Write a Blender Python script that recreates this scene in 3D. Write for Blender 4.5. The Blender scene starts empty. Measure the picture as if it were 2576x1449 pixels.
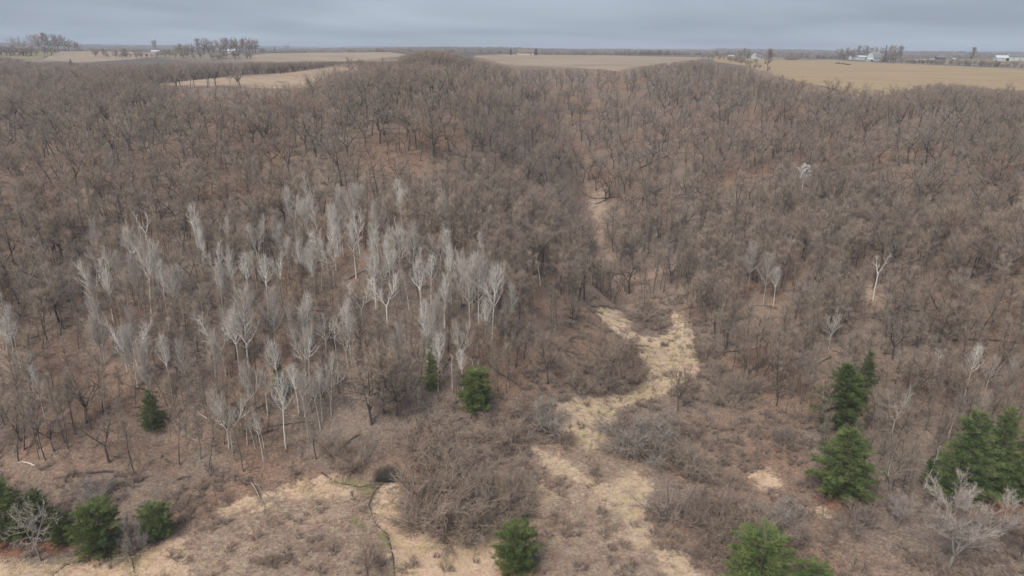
import bpy, math, random
import numpy as np
from mathutils import Matrix, Vector
from mathutils.geometry import delaunay_2d_cdt

R = math.radians
sc = bpy.context.scene
# ------------------------------------------------------------------ camera
CAM = np.array([0.0, 0.0, 75.0])
FPX, CX, CY = 1773.0, 1288.0, 724.5          # focal length and centre for a 2576 x 1449 frame
PITCH, ROLL = math.atan((CY - 122.4) / FPX), R(0.45)
cam_d = bpy.data.cameras.new('camera'); cam = bpy.data.objects.new('camera', cam_d)
sc.collection.objects.link(cam); sc.camera = cam
cam_d.sensor_width = 36.0; cam_d.lens = 36.0 * FPX / 2576.0
cam_d.clip_start = 1.0; cam_d.clip_end = 30000.0
MROT = Matrix.Rotation(math.pi / 2 - PITCH, 3, 'X') @ Matrix.Rotation(ROLL, 3, 'Z')
cam.matrix_world = Matrix.Translation(Vector(CAM)) @ MROT.to_4x4()
MR = np.array(MROT)
# ------------------------------------------------------------------ sky and sun (overcast day)
SUN_EL, SUN_AZ = R(52), R(215)               # azimuth clockwise from +Y (view direction)
world = bpy.data.worlds.new('World'); sc.world = world; world.use_nodes = True
nt = world.node_tree; nt.nodes.clear()
def N(t, typ, **kw):
    n = t.nodes.new(typ)
    for k, v in kw.items(): setattr(n, k, v)
    return n
sky = N(nt, 'ShaderNodeTexSky', sky_type='NISHITA', sun_disc=False)
sky.sun_elevation = SUN_EL; sky.sun_rotation = SUN_AZ; sky.dust_density = 3.0
tc = N(nt, 'ShaderNodeTexCoord'); sep = N(nt, 'ShaderNodeSeparateXYZ')
nt.links.new(tc.outputs['Generated'], sep.inputs[0])
# cloud deck: the view direction is carried up to a flat layer, so bands gather toward the horizon
zc = N(nt, 'ShaderNodeMath', operation='MAXIMUM'); zc.inputs[1].default_value = 0.0
nt.links.new(sep.outputs['Z'], zc.inputs[0])
za = N(nt, 'ShaderNodeMath', operation='ADD'); za.inputs[1].default_value = 0.075
nt.links.new(zc.outputs[0], za.inputs[0])
comb = N(nt, 'ShaderNodeCombineXYZ')
for i, ax in enumerate('XY'):
    dv = N(nt, 'ShaderNodeMath', operation='DIVIDE')
    nt.links.new(sep.outputs[ax], dv.inputs[0]); nt.links.new(za.outputs[0], dv.inputs[1])
    nt.links.new(dv.outputs[0], comb.inputs[i])
cn = N(nt, 'ShaderNodeTexNoise'); cn.inputs['Scale'].default_value = 0.22
cn.inputs['Detail'].default_value = 3.0; cn.inputs['Roughness'].default_value = 0.5
cn.inputs['Distortion'].default_value = 0.4
nt.links.new(comb.outputs[0], cn.inputs['Vector'])
cr = N(nt, 'ShaderNodeValToRGB')
cr.color_ramp.elements[0].position = 0.34; cr.color_ramp.elements[1].position = 0.66
SKYD, SKYL = (1.38, 1.61, 1.96, 1), (2.14, 2.45, 2.88, 1)
cr.color_ramp.elements[0].color = tuple(c / 4 for c in SKYD[:3]) + (1,)
cr.color_ramp.elements[1].color = tuple(c / 4 for c in SKYL[:3]) + (1,)
nt.links.new(cn.outputs['Fac'], cr.inputs[0])
csc = N(nt, 'ShaderNodeVectorMath', operation='SCALE'); csc.inputs['Scale'].default_value = 4.0
nt.links.new(cr.outputs[0], csc.inputs[0])
mix = N(nt, 'ShaderNodeMix', data_type='RGBA'); mix.inputs[0].default_value = 0.93
nt.links.new(sky.outputs[0], mix.inputs[6]); nt.links.new(csc.outputs[0], mix.inputs[7])
bg = N(nt, 'ShaderNodeBackground'); bg.inputs[1].default_value = 0.1
nt.links.new(mix.outputs[2], bg.inputs[0])
nt.links.new(bg.outputs[0], N(nt, 'ShaderNodeOutputWorld').inputs[0])
sun_d = bpy.data.lights.new('sun', 'SUN'); sun = bpy.data.objects.new('sun', sun_d)
sc.collection.objects.link(sun)
sun_d.energy = 1.5; sun_d.angle = R(30); sun_d.color = (1.0, 0.965, 0.91)
sdir = Vector((math.sin(SUN_AZ) * math.cos(SUN_EL), math.cos(SUN_AZ) * math.cos(SUN_EL), math.sin(SUN_EL)))
sun.rotation_euler = (-sdir).to_track_quat('-Z', 'Y').to_euler()
sc.view_settings.view_transform = 'Standard'; sc.view_settings.look = 'None'
sc.view_settings.exposure = 1.18; sc.view_settings.gamma = 1.0
sc.cycles.max_bounces = 3; sc.cycles.diffuse_bounces = 2; sc.cycles.glossy_bounces = 1
sc.cycles.volume_bounces = 0; sc.cycles.transparent_max_bounces = 8
sc.cycles.use_denoising = True
# ------------------------------------------------------------------ numeric helpers
rng = np.random.default_rng(11); random.seed(5)
def vnoise(x, y, seed=0):
    xi = np.floor(x).astype(np.int64); yi = np.floor(y).astype(np.int64)
    fx = x - xi; fy = y - yi; fx = fx * fx * (3 - 2 * fx); fy = fy * fy * (3 - 2 * fy)
    def h(a, b):
        n = (a * 374761393 + b * 668265263 + seed * 974711) & 0x7fffffff
        n = ((n ^ (n >> 13)) * 1274126177) & 0x7fffffff
        return ((n ^ (n >> 16)) & 0xffff) / 65535.0
    return (h(xi, yi) * (1 - fx) + h(xi + 1, yi) * fx) * (1 - fy) + (h(xi, yi + 1) * (1 - fx) + h(xi + 1, yi + 1) * fx) * fy
def fbm(x, y, seed=0, o=4):
    s = 0; a = 0.5
    for i in range(o):
        s = s + a * vnoise(x * 2 ** i, y * 2 ** i, seed + i); a *= 0.5
    return s / (1 - 0.5 ** o)
def sstep(a, b, x):
    t = np.clip((x - a) / (b - a), 0, 1); return t * t * (3 - 2 * t)
def ray(px, py):
    d = MR @ np.array([(px - CX) / FPX, -(py - CY) / FPX, -1.0])
    return d / np.linalg.norm(d)
def at_z(px, py, z):
    d = ray(px, py); t = (z - CAM[2]) / d[2]
    return CAM + d * t
def project(P):
    q = (np.asarray(P, float) - CAM) @ MR
    w = np.maximum(-q[..., 2], 1e-3)
    return CX + q[..., 0] / w * FPX, CY - q[..., 1] / w * FPX
# ------------------------------------------------------------------ land form
ROWX = (0, 400, 800, 1200, 1500, 1700, 2000, 2300, 2576)
ROWS = {1449: (0, 0, 0, 0, 0, 0, .5, 2, 3.5), 1300: (.6, .4, 0, 0, 0, 0, .8, 3, 5), 1200: (2, 1.6, .8, .4, .2, .2, 1.6, 4, 7),
        1100: (6, 4, 3.5, 2.5, .8, .4, 3, 6, 10), 1000: (11, 9, 9, 6.5, 1.8, .9, 4.5, 9, 13), 900: (15.5, 14, 14, 11, 4, 1.8, 6.5, 12, 17),
        800: (20, 19, 18, 16, 7, 3.5, 10, 16, 21), 700: (25, 24, 23, 20, 10, 9, 15, 21, 26), 600: (30, 29, 28, 24.5, 12, 15.5, 21, 27, 31),
        500: (35, 34, 34, 30.5, 17.5, 22.5, 28, 33, 37), 400: (40, 40, 41, 39, 25, 31.5, 36, 40, 42), 300: (45, 48, 49, 48, 36, 41.5, 45, 47, 47)}
CP = [at_z(x, y, z) for y, zs in ROWS.items() for x, z in zip(ROWX, zs)]
for x, y, z in [(0, 250, 45), (0, 200, 50), (0, 150, 58), (100, 140, 62), (200, 128, 67), (400, 240, 50), (400, 213, 53), (600, 216, 53),
                (600, 188, 56), (800, 172, 58), (860, 218, 53), (860, 163, 60), (450, 150, 61), (700, 150, 62), (950, 135, 68), (700, 135, 66),
                (400, 133, 65), (1250, 160, 62), (1300, 137, 67), (1500, 140, 66), (1400, 160, 63), (1600, 155, 64), (1550, 175, 61),
                (1850, 160, 62), (1850, 143, 66), (1930, 180, 57), (2150, 200, 56), (2050, 225, 53), (2300, 240, 50), (2180, 152, 62),
                (2400, 165, 60), (2576, 180, 58), (2576, 140, 70), (2450, 145, 67), (2576, 260, 47), (2400, 280, 46)]:
    CP.append(at_z(x, y, z))
for u, y, z in [(-.444, 600, 44), (-.557, 600, 42), (-.33, 710, 46), (-.24, 715, 49), (-.20, 720, 53), (-.15, 740, 57), (-.33, 650, 47), (-.64, 620, 44), (-.117, 430, 66), (-.092, 425, 64), (-.14, 430, 64), (-.117, 390, 61), (-.05, 425, 58), (-.18, 430, 58), (-.117, 520, 62), (-.117, 600, 62),
                (-.117, 800, 67), (-.75, 400, 42), (-.75, 900, 58), (.78, 400, 47), (.8, 900, 62), (0, 1300, 66), (-.4, 1300, 66), (.4, 1300, 66)]:
    CP.append(np.array([u * y, y, z]))
CP = np.array(CP)
def uv_of(x, y):
    y = np.clip(y, 78, 1350); u = np.clip(x / (y + 15), -0.95, 0.95)
    return u * 1.6, np.log(y)
cu, cv = uv_of(CP[:, 0], CP[:, 1])
def tps(r2): return np.where(r2 > 1e-12, r2 * np.log(np.maximum(r2, 1e-12)), 0)
nC = len(CP)
K_ = tps((cu[:, None] - cu[None]) ** 2 + (cv[:, None] - cv[None]) ** 2) + np.eye(nC) * 4e-3
P_ = np.stack([np.ones(nC), cu, cv], 1)
A_ = np.block([[K_, P_], [P_.T, np.zeros((3, 3))]])
W_ = np.linalg.solve(A_, np.concatenate([CP[:, 2], np.zeros(3)]))
def base_h(x, y):
    x = np.asarray(x, float); y = np.asarray(y, float); sh = x.shape; x = x.ravel(); y = y.ravel()
    out = np.empty(len(x))
    for i in range(0, len(x), 40000):
        s = slice(i, i + 40000); u, v = uv_of(x[s], y[s])
        k = tps((u[:, None] - cu[None]) ** 2 + (v[:, None] - cv[None]) ** 2)
        out[s] = k @ W_[:nC] + W_[nC] + W_[nC + 1] * u + W_[nC + 2] * v
    near = np.clip(y, 0, 1e9)
    slope = sstep(1.0, 8.0, out)
    out += slope * (fbm(x / 14, y / 14, 3, 4) - 0.5) * 2.4 * sstep(600, 300, near)
    out += (fbm(x / 2.2, y / 2.2, 9, 3) - 0.5) * 0.35 * sstep(320, 140, near)
    # beyond the plateau: wooded valley, then ridges
    dist = np.hypot(x, y)
    ridge = 31 + 42 * fbm(x / 1300 + 3, y / 900, 21, 4) + 22 * sstep(2200, 7000, dist)
    ridge += 8 * np.exp(-((x - 900) / 900) ** 2 - ((y - 2300) / 350) ** 2) + 9 * np.exp(-((x + 250) / 320) ** 2 - ((y - 2600) / 300) ** 2)
    ridge += 11 * np.exp(-((x - 1500) / 700) ** 2 - ((y - 1900) / 300) ** 2)
    t = sstep(1250, 1800, dist)
    out = out * (1 - t) + ridge * t
    return out.reshape(sh)
def graded(a, b, c, d, s, g, smax):
    """coordinates a..d with spacing s between b and c, growing by g outside"""
    mid = list(np.arange(b, c, s)); lo = []; hi = []
    p, st = b, s
    while p > a: st = min(st * g, smax); p -= st; lo.append(p)
    p, st = mid[-1], s
    while p < d: st = min(st * g, smax); p += st; hi.append(p)
    return np.array(lo[::-1] + mid + hi)
GX = graded(-9000, -95, 95, 9000, 0.45, 1.045, 160)
gy0 = graded(-500, 80, 132, 132.2, 0.42, 1.10, 60)
gy1 = []; p, st = gy0[-1], 0.42
while p < 12000: st = min(max(st * 1.02, 0.42) if p < 300 else st * 1.035, 120); p += st; gy1.append(p)
GY = np.concatenate([gy0, gy1])
XX, YY = np.meshgrid(GX, GY)
ZZ = base_h(XX, YY)
def H(x, y):
    x = np.asarray(x, float); y = np.asarray(y, float)
    i = np.clip(np.searchsorted(GX, x) - 1, 0, len(GX) - 2); j = np.clip(np.searchsorted(GY, y) - 1, 0, len(GY) - 2)
    fx = np.clip((x - GX[i]) / (GX[i + 1] - GX[i]), 0, 1); fy = np.clip((y - GY[j]) / (GY[j + 1] - GY[j]), 0, 1)
    return (ZZ[j, i] * (1 - fx) + ZZ[j, i + 1] * fx) * (1 - fy) + (ZZ[j + 1, i] * (1 - fx) + ZZ[j + 1, i + 1] * fx) * fy
def gully(line, depth, wd):
    d_ = segdist(np.array(line), XX, YY); a_ = np.exp(-(d_ / wd) ** 2) * depth; return np.where(d_ < wd * 4, a_, 0)
TS = np.geomspace(70, 6000, 3000)
def at(px, py):
    d = ray(px, py); Pp = CAM + TS[:, None] * d
    h = Pp[:, 2] - H(Pp[:, 0], Pp[:, 1]); k = np.argmax(h < 0)
    if h[k] >= 0: k = len(TS) - 1
    a = h[k - 1] / (h[k - 1] - h[k]) if k > 0 else 0
    q = Pp[k - 1] + (Pp[k] - Pp[k - 1]) * np.clip(a, 0, 1)
    return np.array([q[0], q[1], float(H(q[0], q[1]))])
def poly(pts): return np.array([at(*p)[:2] for p in pts])
def inside(poly_, x, y):
    c = np.zeros(x.shape, bool); j = len(poly_) - 1
    for i in range(len(poly_)):
        xi, yi = poly_[i]; xj, yj = poly_[j]
        if yi != yj:
            c ^= ((yi > y) != (yj > y)) & (x < (xj - xi) * (y - yi) / (yj - yi) + xi)
        j = i
    return c
def segdist(line, x, y, closed=False):
    d = np.full(x.shape, 1e9); n = len(line)
    for i in range(n if closed else n - 1):
        a = line[i]; b = line[(i + 1) % n]; ab = b - a
        t = np.clip(((x - a[0]) * ab[0] + (y - a[1]) * ab[1]) / max(ab @ ab, 1e-9), 0, 1)
        d = np.minimum(d, np.hypot(x - a[0] - t * ab[0], y - a[1] - t * ab[1]))
    return d
def sdf(poly_, x, y):
    d = segdist(poly_, x, y, True); return np.where(inside(poly_, x, y), d, -d)
# ------------------------------------------------------------------ gullies cut into the slopes
GUL = [poly(p) for p in [[(1620, 765), (1560, 700), (1515, 610), (1490, 520), (1478, 440), (1455, 370), (1425, 310)], [(1500, 560), (1600, 480), (1710, 410), (1800, 350)], [(1510, 640), (1400, 560), (1300, 500), (1220, 440)],
                         [(1560, 710), (1680, 650), (1800, 600), (1900, 540)], [(860, 880), (800, 760), (740, 640), (720, 540), (690, 440)], [(2300, 950), (2290, 820), (2330, 700), (2340, 580)]]]
for l_, (dp_, w_) in zip(GUL, [(4.5, 9), (3.5, 8), (3.2, 8), (3.0, 7), (2.6, 9), (2.6, 9)]): ZZ -= gully(l_, dp_, w_)
# ------------------------------------------------------------------ ground cover outlines
STRAW = [poly(p) for p in [
    [(-60, 1405), (60, 1420), (180, 1412), (330, 1395), (400, 1370), (440, 1338), (470, 1380), (480, 1475), (-60, 1475)],
    [(950, 1235), (985, 1215), (1010, 1240), (1020, 1290), (1060, 1330), (1130, 1355), (1250, 1338), (1275, 1475), (990, 1475), (985, 1400), (960, 1340), (940, 1290)],
    [(1325, 1225), (1365, 1215), (1395, 1260), (1385, 1300), (1335, 1325), (1318, 1280)],
    [(1500, 1222), (1600, 1188), (1642, 1215), (1635, 1260), (1605, 1300), (1632, 1372), (1602, 1382), (1560, 1290), (1510, 1255)],
    [(1700, 785), (1742, 830), (1745, 880), (1765, 930), (1700, 975), (1640, 1003), (1560, 1022), (1540, 1060), (1532, 1112), (1480, 1132),
     (1440, 1110), (1385, 1072), (1398, 1022), (1450, 1003), (1520, 1003), (1590, 990), (1632, 960), (1625, 910), (1600, 880), (1612, 845), (1660, 850), (1688, 830)],
    [(1490, 778), (1560, 780), (1600, 830), (1622, 850), (1560, 848), (1520, 810)],
    [(1330, 1118), (1400, 1148), (1470, 1188), (1505, 1232), (1450, 1216), (1378, 1172)],
    [(1888, 1195), (1935, 1183), (1962, 1215), (1940, 1237), (1900, 1222)], [(2035, 1268), (2070, 1268), (2098, 1292), (2060, 1292)],
    [(560, 1283), (640, 1245), (760, 1213), (840, 1193), (900, 1225), (870, 1250), (780, 1250), (680, 1272), (600, 1302)],
    [(1640, 1380), (1720, 1400), (1770, 1475), (1690, 1475)]]]
SEDGE = [poly(p) for p in [
    [(440, 1335), (560, 1280), (700, 1240), (880, 1235), (935, 1262), (950, 1320), (985, 1400), (985, 1475), (470, 1475), (470, 1380)],
    [(1330, 1110), (1400, 1120), (1540, 1110), (1640, 1170), (1650, 1400), (1850, 1475), (1275, 1475), (1260, 1340), (1390, 1290), (1400, 1230)]]]
STREAMS = [poly(p) for p in [
    [(990, 1178), (968, 1210), (944, 1238), (930, 1268), (944, 1310), (972, 1345), (985, 1400), (992, 1470)],
    [(808, 1188), (850, 1212), (905, 1224), (965, 1212)],
    [(90, 1475), (165, 1418), (250, 1400), (340, 1394)], [(330, 1400), (336, 1425), (348, 1455)]]]
TRAILS = [poly(p) for p in [[(930, 1240), (860, 1262), (760, 1285), (680, 1282), (600, 1296)], [(640, 1216), (660, 1260), (700, 1290)], [(985, 1375), (1060, 1376), (1130, 1380)],
                            [(1820, 1180), (1900, 1215), (1990, 1245), (2090, 1290)], [(1690, 1040), (1750, 1085), (1775, 1110)], [(455, 1330), (470, 1385), (490, 1420)], [(930, 1290), (918, 1335), (905, 1380)]]]
POOL = poly([(950, 1180), (985, 1172), (1012, 1185), (1015, 1206), (985, 1212), (940, 1210)])
TRACKS = [poly(p) for p in [[(1712, 770), (1700, 850), (1690, 900), (1660, 960), (1600, 995), (1520, 1040), (1490, 1090), (1485, 1140), (1520, 1200)],
                            [(1726, 770), (1722, 850), (1712, 905), (1680, 968), (1615, 1005), (1540, 1050), (1508, 1095), (1500, 1140), (1535, 1200)]]]
NEEDLE = [at(*p)[:2] for p in [(2110, 1255), (2420, 1270), (2520, 1260), (1310, 1440), (30, 1370), (150, 1360), (250, 1385), (1900, 1480)]]
near = (YY > 60) & (YY < 330) & (np.abs(XX) < 220)
nx, ny = XX[near], YY[near]
def field_of(fn, fill):
    a = np.full(XX.shape, fill, float); a[near] = fn(nx, ny); return a
A_straw = field_of(lambda x, y: np.clip(np.max([(lambda d_: np.where(d_ > 0, np.minimum(d_, .55), d_))(sdf(p, x, y)) if i_ in (3, 4, 5, 6, 9, 10) else sdf(p, x, y) for i_, p in enumerate(STRAW)], 0), -6, 6), -6)
A_pale = field_of(lambda x, y: sstep(-3, 1.5, np.max([sdf(STRAW[i_], x, y) for i_ in (3, 4, 5, 6, 10)], 0)), 0)
A_sedge = field_of(lambda x, y: np.clip(np.max([sdf(p, x, y) for p in SEDGE], 0), -6, 6), -6)
DRY = [poly(p) for p in [[(1430, 705), (1470, 560), (1495, 465), (1530, 470), (1520, 600), (1560, 690), (1640, 680), (1700, 665), (1690, 700), (1590, 735), (1600, 770), (1480, 765)], [(2490, 480), (2576, 470), (2640, 560), (2500, 570)], [(2080, 700), (2180, 690), (2250, 760), (2120, 790)]]]
A_sedge = np.maximum(A_sedge, field_of(lambda x, y: np.clip(np.max([sdf(p, x, y) for p in DRY], 0), -6, 6), -6))
A_sedge = np.maximum(A_sedge, field_of(lambda x, y: np.clip(.9 - segdist(GUL[0], x, y), -6, 1), -6)); A_stream = field_of(lambda x, y: np.clip(np.min([segdist(s, x, y) for s in STREAMS], 0), 0, 9), 9)
DITCH = [poly(p) for p in [[(955, 1222), (905, 1250), (840, 1272), (770, 1285), (690, 1288), (640, 1300)], [(935, 1245), (900, 1268), (870, 1275)], [(930, 1275), (912, 1305), (915, 1345)], [(925, 1262), (900, 1290), (895, 1320)], [(985, 1375), (1050, 1377), (1120, 1372)], [(965, 1212), (985, 1228), (1030, 1232)], [(190, 1407), (120, 1432), (60, 1440)]]]
A_stream = np.minimum(A_stream, field_of(lambda x, y: np.clip(np.min([segdist(s_, x, y) for s_ in DITCH], 0) + .10, 0, 9), 9))
A_trail = field_of(lambda x, y: np.clip(np.min([segdist(s, x, y) for s in TRAILS + TRACKS], 0), 0, 9), 9)
A_pool = field_of(lambda x, y: np.clip(sdf(POOL, x, y), -6, 6), -6)
A_needle = field_of(lambda x, y: np.clip(np.min([np.hypot((x - c[0]), (y - c[1]) * 1.2) for c in NEEDLE], 0), 0, 12), 12)
ZZ -= 0.12 * np.clip(1 - A_stream / 0.8, 0, 1) + 0.12 * np.clip(1 - A_trail / 0.7, 0, 1) + 0.35 * sstep(-0.6, 0.6, A_pool)
col = bpy.data.collections.new('place'); sc.collection.children.link(col)
def link(o): col.objects.link(o); return o
# ------------------------------------------------------------------ materials
MATS = {}
class MB:
    """small node-tree builder"""
    def __init__(s, name):
        s.m = bpy.data.materials.new(name); s.m.use_nodes = True; s.t = s.m.node_tree; s.t.nodes.clear()
        s.bs = N(s.t, 'ShaderNodeBsdfPrincipled'); s.out = N(s.t, 'ShaderNodeOutputMaterial')
        s.t.links.new(s.bs.outputs[0], s.out.inputs[0]); s.bs.inputs['Roughness'].default_value = 0.9
        s.bs.inputs['Specular IOR Level'].default_value = 0.15; MATS[name] = s.m
    def L(s, a, b): s.t.links.new(a, b)
    def node(s, typ, **kw): return N(s.t, typ, **kw)
    def coord(s, kind='Object'): return s.node('ShaderNodeTexCoord').outputs[kind]
    def pos(s): return s.node('ShaderNodeNewGeometry').outputs['Position']
    def noise(s, scale, vec, detail=4, rough=0.6, stretch=None, dist=0.0):
        if stretch:
            mp = s.node('ShaderNodeMapping'); mp.inputs['Scale'].default_value = stretch; s.L(vec, mp.inputs['Vector']); vec = mp.outputs[0]
        n = s.node('ShaderNodeTexNoise'); n.inputs['Scale'].default_value = scale; n.inputs['Detail'].default_value = detail
        n.inputs['Roughness'].default_value = rough; n.inputs['Distortion'].default_value = dist; s.L(vec, n.inputs['Vector']); return n.outputs['Fac']
    def ramp(s, fac, stops):
        r = s.node('ShaderNodeValToRGB'); e = r.color_ramp.elements
        while len(e) < len(stops): e.new(0.5)
        for el, (p, c) in zip(e, stops): el.position = p; el.color = tuple(c) + (1,) if len(c) == 3 else c
        s.L(fac, r.inputs[0]); return r.outputs[0]
    def math(s, op, a, b=0.0, c=None):
        n = s.node('ShaderNodeMath', operation=op)
        for i, v in enumerate((a, b) if c is None else (a, b, c)):
            if isinstance(v, (int, float)): n.inputs[i].default_value = v
            else: s.L(v, n.inputs[i])
        return n.outputs[0]
    def step(s, v, a, b):
        n = s.node('ShaderNodeMapRange', interpolation_type='SMOOTHSTEP'); n.inputs[1].default_value = a; n.inputs[2].default_value = b
        s.L(v, n.inputs[0]); return n.outputs[0]
    def mix(s, f, a, b, mode='MIX'):
        n = s.node('ShaderNodeMix', data_type='RGBA', blend_type=mode)
        for i, v in ((0, f), (6, a), (7, b)):
            if isinstance(v, (int, float)): n.inputs[i].default_value = v
            elif isinstance(v, tuple): n.inputs[i].default_value = v + (1,)
            else: s.L(v, n.inputs[i])
        return n.outputs[2]
    def attr(s, name): return s.node('ShaderNodeAttribute', attribute_name=name).outputs['Fac']
    def rand(s): return s.node('ShaderNodeObjectInfo').outputs['Random']
    def color(s, c):
        if isinstance(c, tuple): s.bs.inputs['Base Color'].default_value = c + (1,)
        else: s.L(c, s.bs.inputs['Base Color'])
        return s
    def bump(s, h, strength, dist):
        b = s.node('ShaderNodeBump'); b.inputs['Strength'].default_value = strength; b.inputs['Distance'].default_value = dist
        s.L(h, b.inputs['Height']); s.L(b.outputs[0], s.bs.inputs['Normal'])
# ground
g = MB('ground'); P = g.pos()
n_big = g.noise(0.035, P, 3); n_mid = g.noise(0.35, P, 4); n_fine = g.noise(2.2, P, 5, 0.75); n_grit = g.noise(7.0, P, 3, 0.8)
litter = g.ramp(n_fine, [(0.25, (0.088, 0.066, 0.053)), (0.5, (0.225, 0.168, 0.130)), (0.75, (0.40, 0.31, 0.248))])
litter = g.mix(g.step(n_big, 0.42, 0.62), litter, g.mix(1.0, litter, (1.10, 0.93, 0.84), 'MULTIPLY'))
litter = g.mix(g.step(n_mid, 0.45, 0.7), litter, g.mix(1.0, litter, (0.72, 0.74, 0.78), 'MULTIPLY'))
sedge = g.ramp(g.noise(1.6, P, 6, 0.8, (1, 1.6, 1)), [(0.3, (0.15, 0.108, 0.085)), (0.5, (0.34, 0.252, 0.19)), (0.7, (0.56, 0.43, 0.31))])
sedge = g.mix(g.step(n_mid, 0.40, 0.65), sedge, g.mix(1.0, sedge, (0.78, 0.68, 0.70), 'MULTIPLY'))
straw = g.ramp(g.noise(2.6, P, 6, 0.75, (1, 1.5, 1), 1.2), [(0.25, (0.30, 0.21, 0.15)), (0.5, (0.58, 0.41, 0.29)), (0.75, (0.74, 0.55, 0.395))])
straw = g.mix(g.step(g.noise(0.22, P, 4), 0.46, 0.62), straw, g.mix(1.0, straw, (0.88, 0.92, 0.78), 'MULTIPLY'))
straw = g.mix(g.attr('pale'), straw, g.mix(1.0, straw, (0.96, 1.0, 0.97), 'MULTIPLY'))
wob = g.math('MULTIPLY', g.math('SUBTRACT', g.noise(0.42, P, 6, 0.75), 0.5), 11.0)
m_sedge = g.step(g.math('ADD', g.attr('sedge'), wob), -1.2, 1.0)
m_straw = g.math('MULTIPLY', g.step(g.math('ADD', g.attr('straw'), wob), -0.9, 0.9), g.step(g.math('ADD', g.noise(0.75, P, 5, 0.7), g.math('MULTIPLY', g.attr('straw'), 0.035)), 0.36, 0.5))
c = g.mix(m_sedge, litter, sedge); c = g.mix(m_straw, c, straw)
wob2 = g.math('MULTIPLY', g.math('SUBTRACT', g.noise(1.3, P, 3), 0.5), 1.4)
red = g.step(g.math('ADD', g.attr('needle'), g.math('MULTIPLY', wob2, 1.5)), 4.6, 2.4)
c = g.mix(g.math('MULTIPLY', red, 0.75), c, g.mix(1.0, litter, (1.12, 0.62, 0.45), 'MULTIPLY'))
moss = g.step(g.math('ADD', g.attr('stream'), wob2), 1.5, 0.7)
c = g.mix(g.math('MULTIPLY', moss, g.step(g.noise(0.16, P, 2), 0.45, 0.6)), c, (0.22, 0.185, 0.095))
tr = g.step(g.math('ADD', g.attr('trail'), g.math('MULTIPLY', wob2, 0.6)), 0.5, 0.1)
c = g.mix(g.math('MULTIPLY', g.math('MULTIPLY', tr, g.step(g.noise(0.5, P, 3), 0.40, 0.60)), 0.6), c, (0.15, 0.12, 0.065))
mud = g.math('MAXIMUM', g.step(g.math('ADD', g.attr('stream'), g.math('MULTIPLY', wob2, 0.5)), 0.32, 0.05), g.step(g.math('ADD', g.attr('pool'), wob2), -0.9, 0.3))
c = g.mix(g.math('MULTIPLY', mud, 0.72), c, (0.075, 0.062, 0.042)); c = g.mix(g.step(g.math('ADD', g.attr('pool'), wob2), -0.7, 0.8), c, (0.04, 0.034, 0.027))
farm = g.ramp(g.noise(0.0035, P, 5, 0.55, None, 1.0), [(0.50, (0.13, 0.108, 0.094)), (0.56, (0.24, 0.19, 0.145)), (0.62, (0.26, 0.21, 0.15)), (0.66, (0.13, 0.11, 0.095))])
c = g.mix(g.attr('far'), c, farm)
g.color(c); g.bump(g.math('ADD', n_fine, g.math('MULTIPLY', n_grit, 0.5)), 0.5, 0.25)
def field_mat(name, a, b, c3):
    f = MB(name); P = f.pos()
    n = f.noise(0.02, P, 5, 0.6); n2 = f.noise(0.9, P, 4, 0.7, (0.25, 1, 1)); n3 = f.noise(0.05, P, 4, 0.6, (0.15, 1.0, 1), 0.6)
    cc = f.ramp(n, [(0.3, a), (0.55, b), (0.75, c3)])
    cc = f.mix(f.step(n3, 0.4, 0.7), cc, f.mix(1.0, cc, (0.84, 0.80, 0.80), 'MULTIPLY'))
    cc = f.mix(f.step(n2, 0.35, 0.7), f.mix(1.0, cc, (0.9, 0.9, 0.9), 'MULTIPLY'), cc)
    wv = f.node('ShaderNodeTexWave', bands_direction='DIAGONAL'); wv.inputs['Scale'].default_value = 0.035; wv.inputs['Distortion'].default_value = 6.0; wv.inputs['Detail'].default_value = 3.0; f.L(P, wv.inputs['Vector'])
    cc = f.mix(f.math('MULTIPLY', f.step(wv.outputs['Fac'], 0.55, 0.95), 0.5), cc, f.mix(1.0, cc, (0.80, 0.78, 0.76), 'MULTIPLY'))
    damp = f.step(f.noise(0.009, P, 4, 0.6, (0.5, 1, 1), 0.8), 0.54, 0.66); cc = f.mix(f.math('MULTIPLY', damp, 0.5), cc, f.mix(1.0, cc, (0.80, 0.84, 0.74), 'MULTIPLY'))
    f.color(cc)
field_mat('stubble', (0.33, 0.257, 0.19), (0.37, 0.288, 0.213), (0.41, 0.32, 0.236))
field_mat('hay', (0.36, 0.265, 0.145), (0.40, 0.29, 0.175), (0.36, 0.28, 0.145))
field_mat('pale_stubble', (0.36, 0.265, 0.185), (0.41, 0.30, 0.215), (0.37, 0.275, 0.20))
field_mat('pasture', (0.24, 0.195, 0.10), (0.29, 0.235, 0.14), (0.25, 0.22, 0.10))
# bark and twigs
def wood(name, base, var=0.25, sc_=3.0):
    w = MB(name); n = w.noise(sc_, w.coord('Object'), 4, 0.7, (1, 1, 0.35))
    k = w.math('ADD', w.math('MULTIPLY', w.rand(), 2 * var), 1 - var)
    c0 = w.ramp(n, [(0.3, tuple(x * 0.6 for x in base)), (0.7, tuple(min(x * 1.3, 0.9) for x in base))])
    sc2 = w.node('ShaderNodeVectorMath', operation='SCALE'); w.L(c0, sc2.inputs[0]); w.L(k, sc2.inputs['Scale']); w.color(sc2.outputs[0])
TW = {'grey': (0.35, 0.295, 0.25), 'brown': (0.36, 0.275, 0.218), 'rust': (0.39, 0.262, 0.20), 'tan': (0.41, 0.335, 0.262), 'olive': (0.325, 0.288, 0.225), 'mauve': (0.34, 0.272, 0.232)}
for k, v in TW.items(): v = [a_ * .68 + b_ * .32 for a_, b_ in zip(v, (.345, .283, .24))]; wood('twig_' + k, (v[0] * .87, v[1] * .835, v[2] * .80), 0.18)
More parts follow.
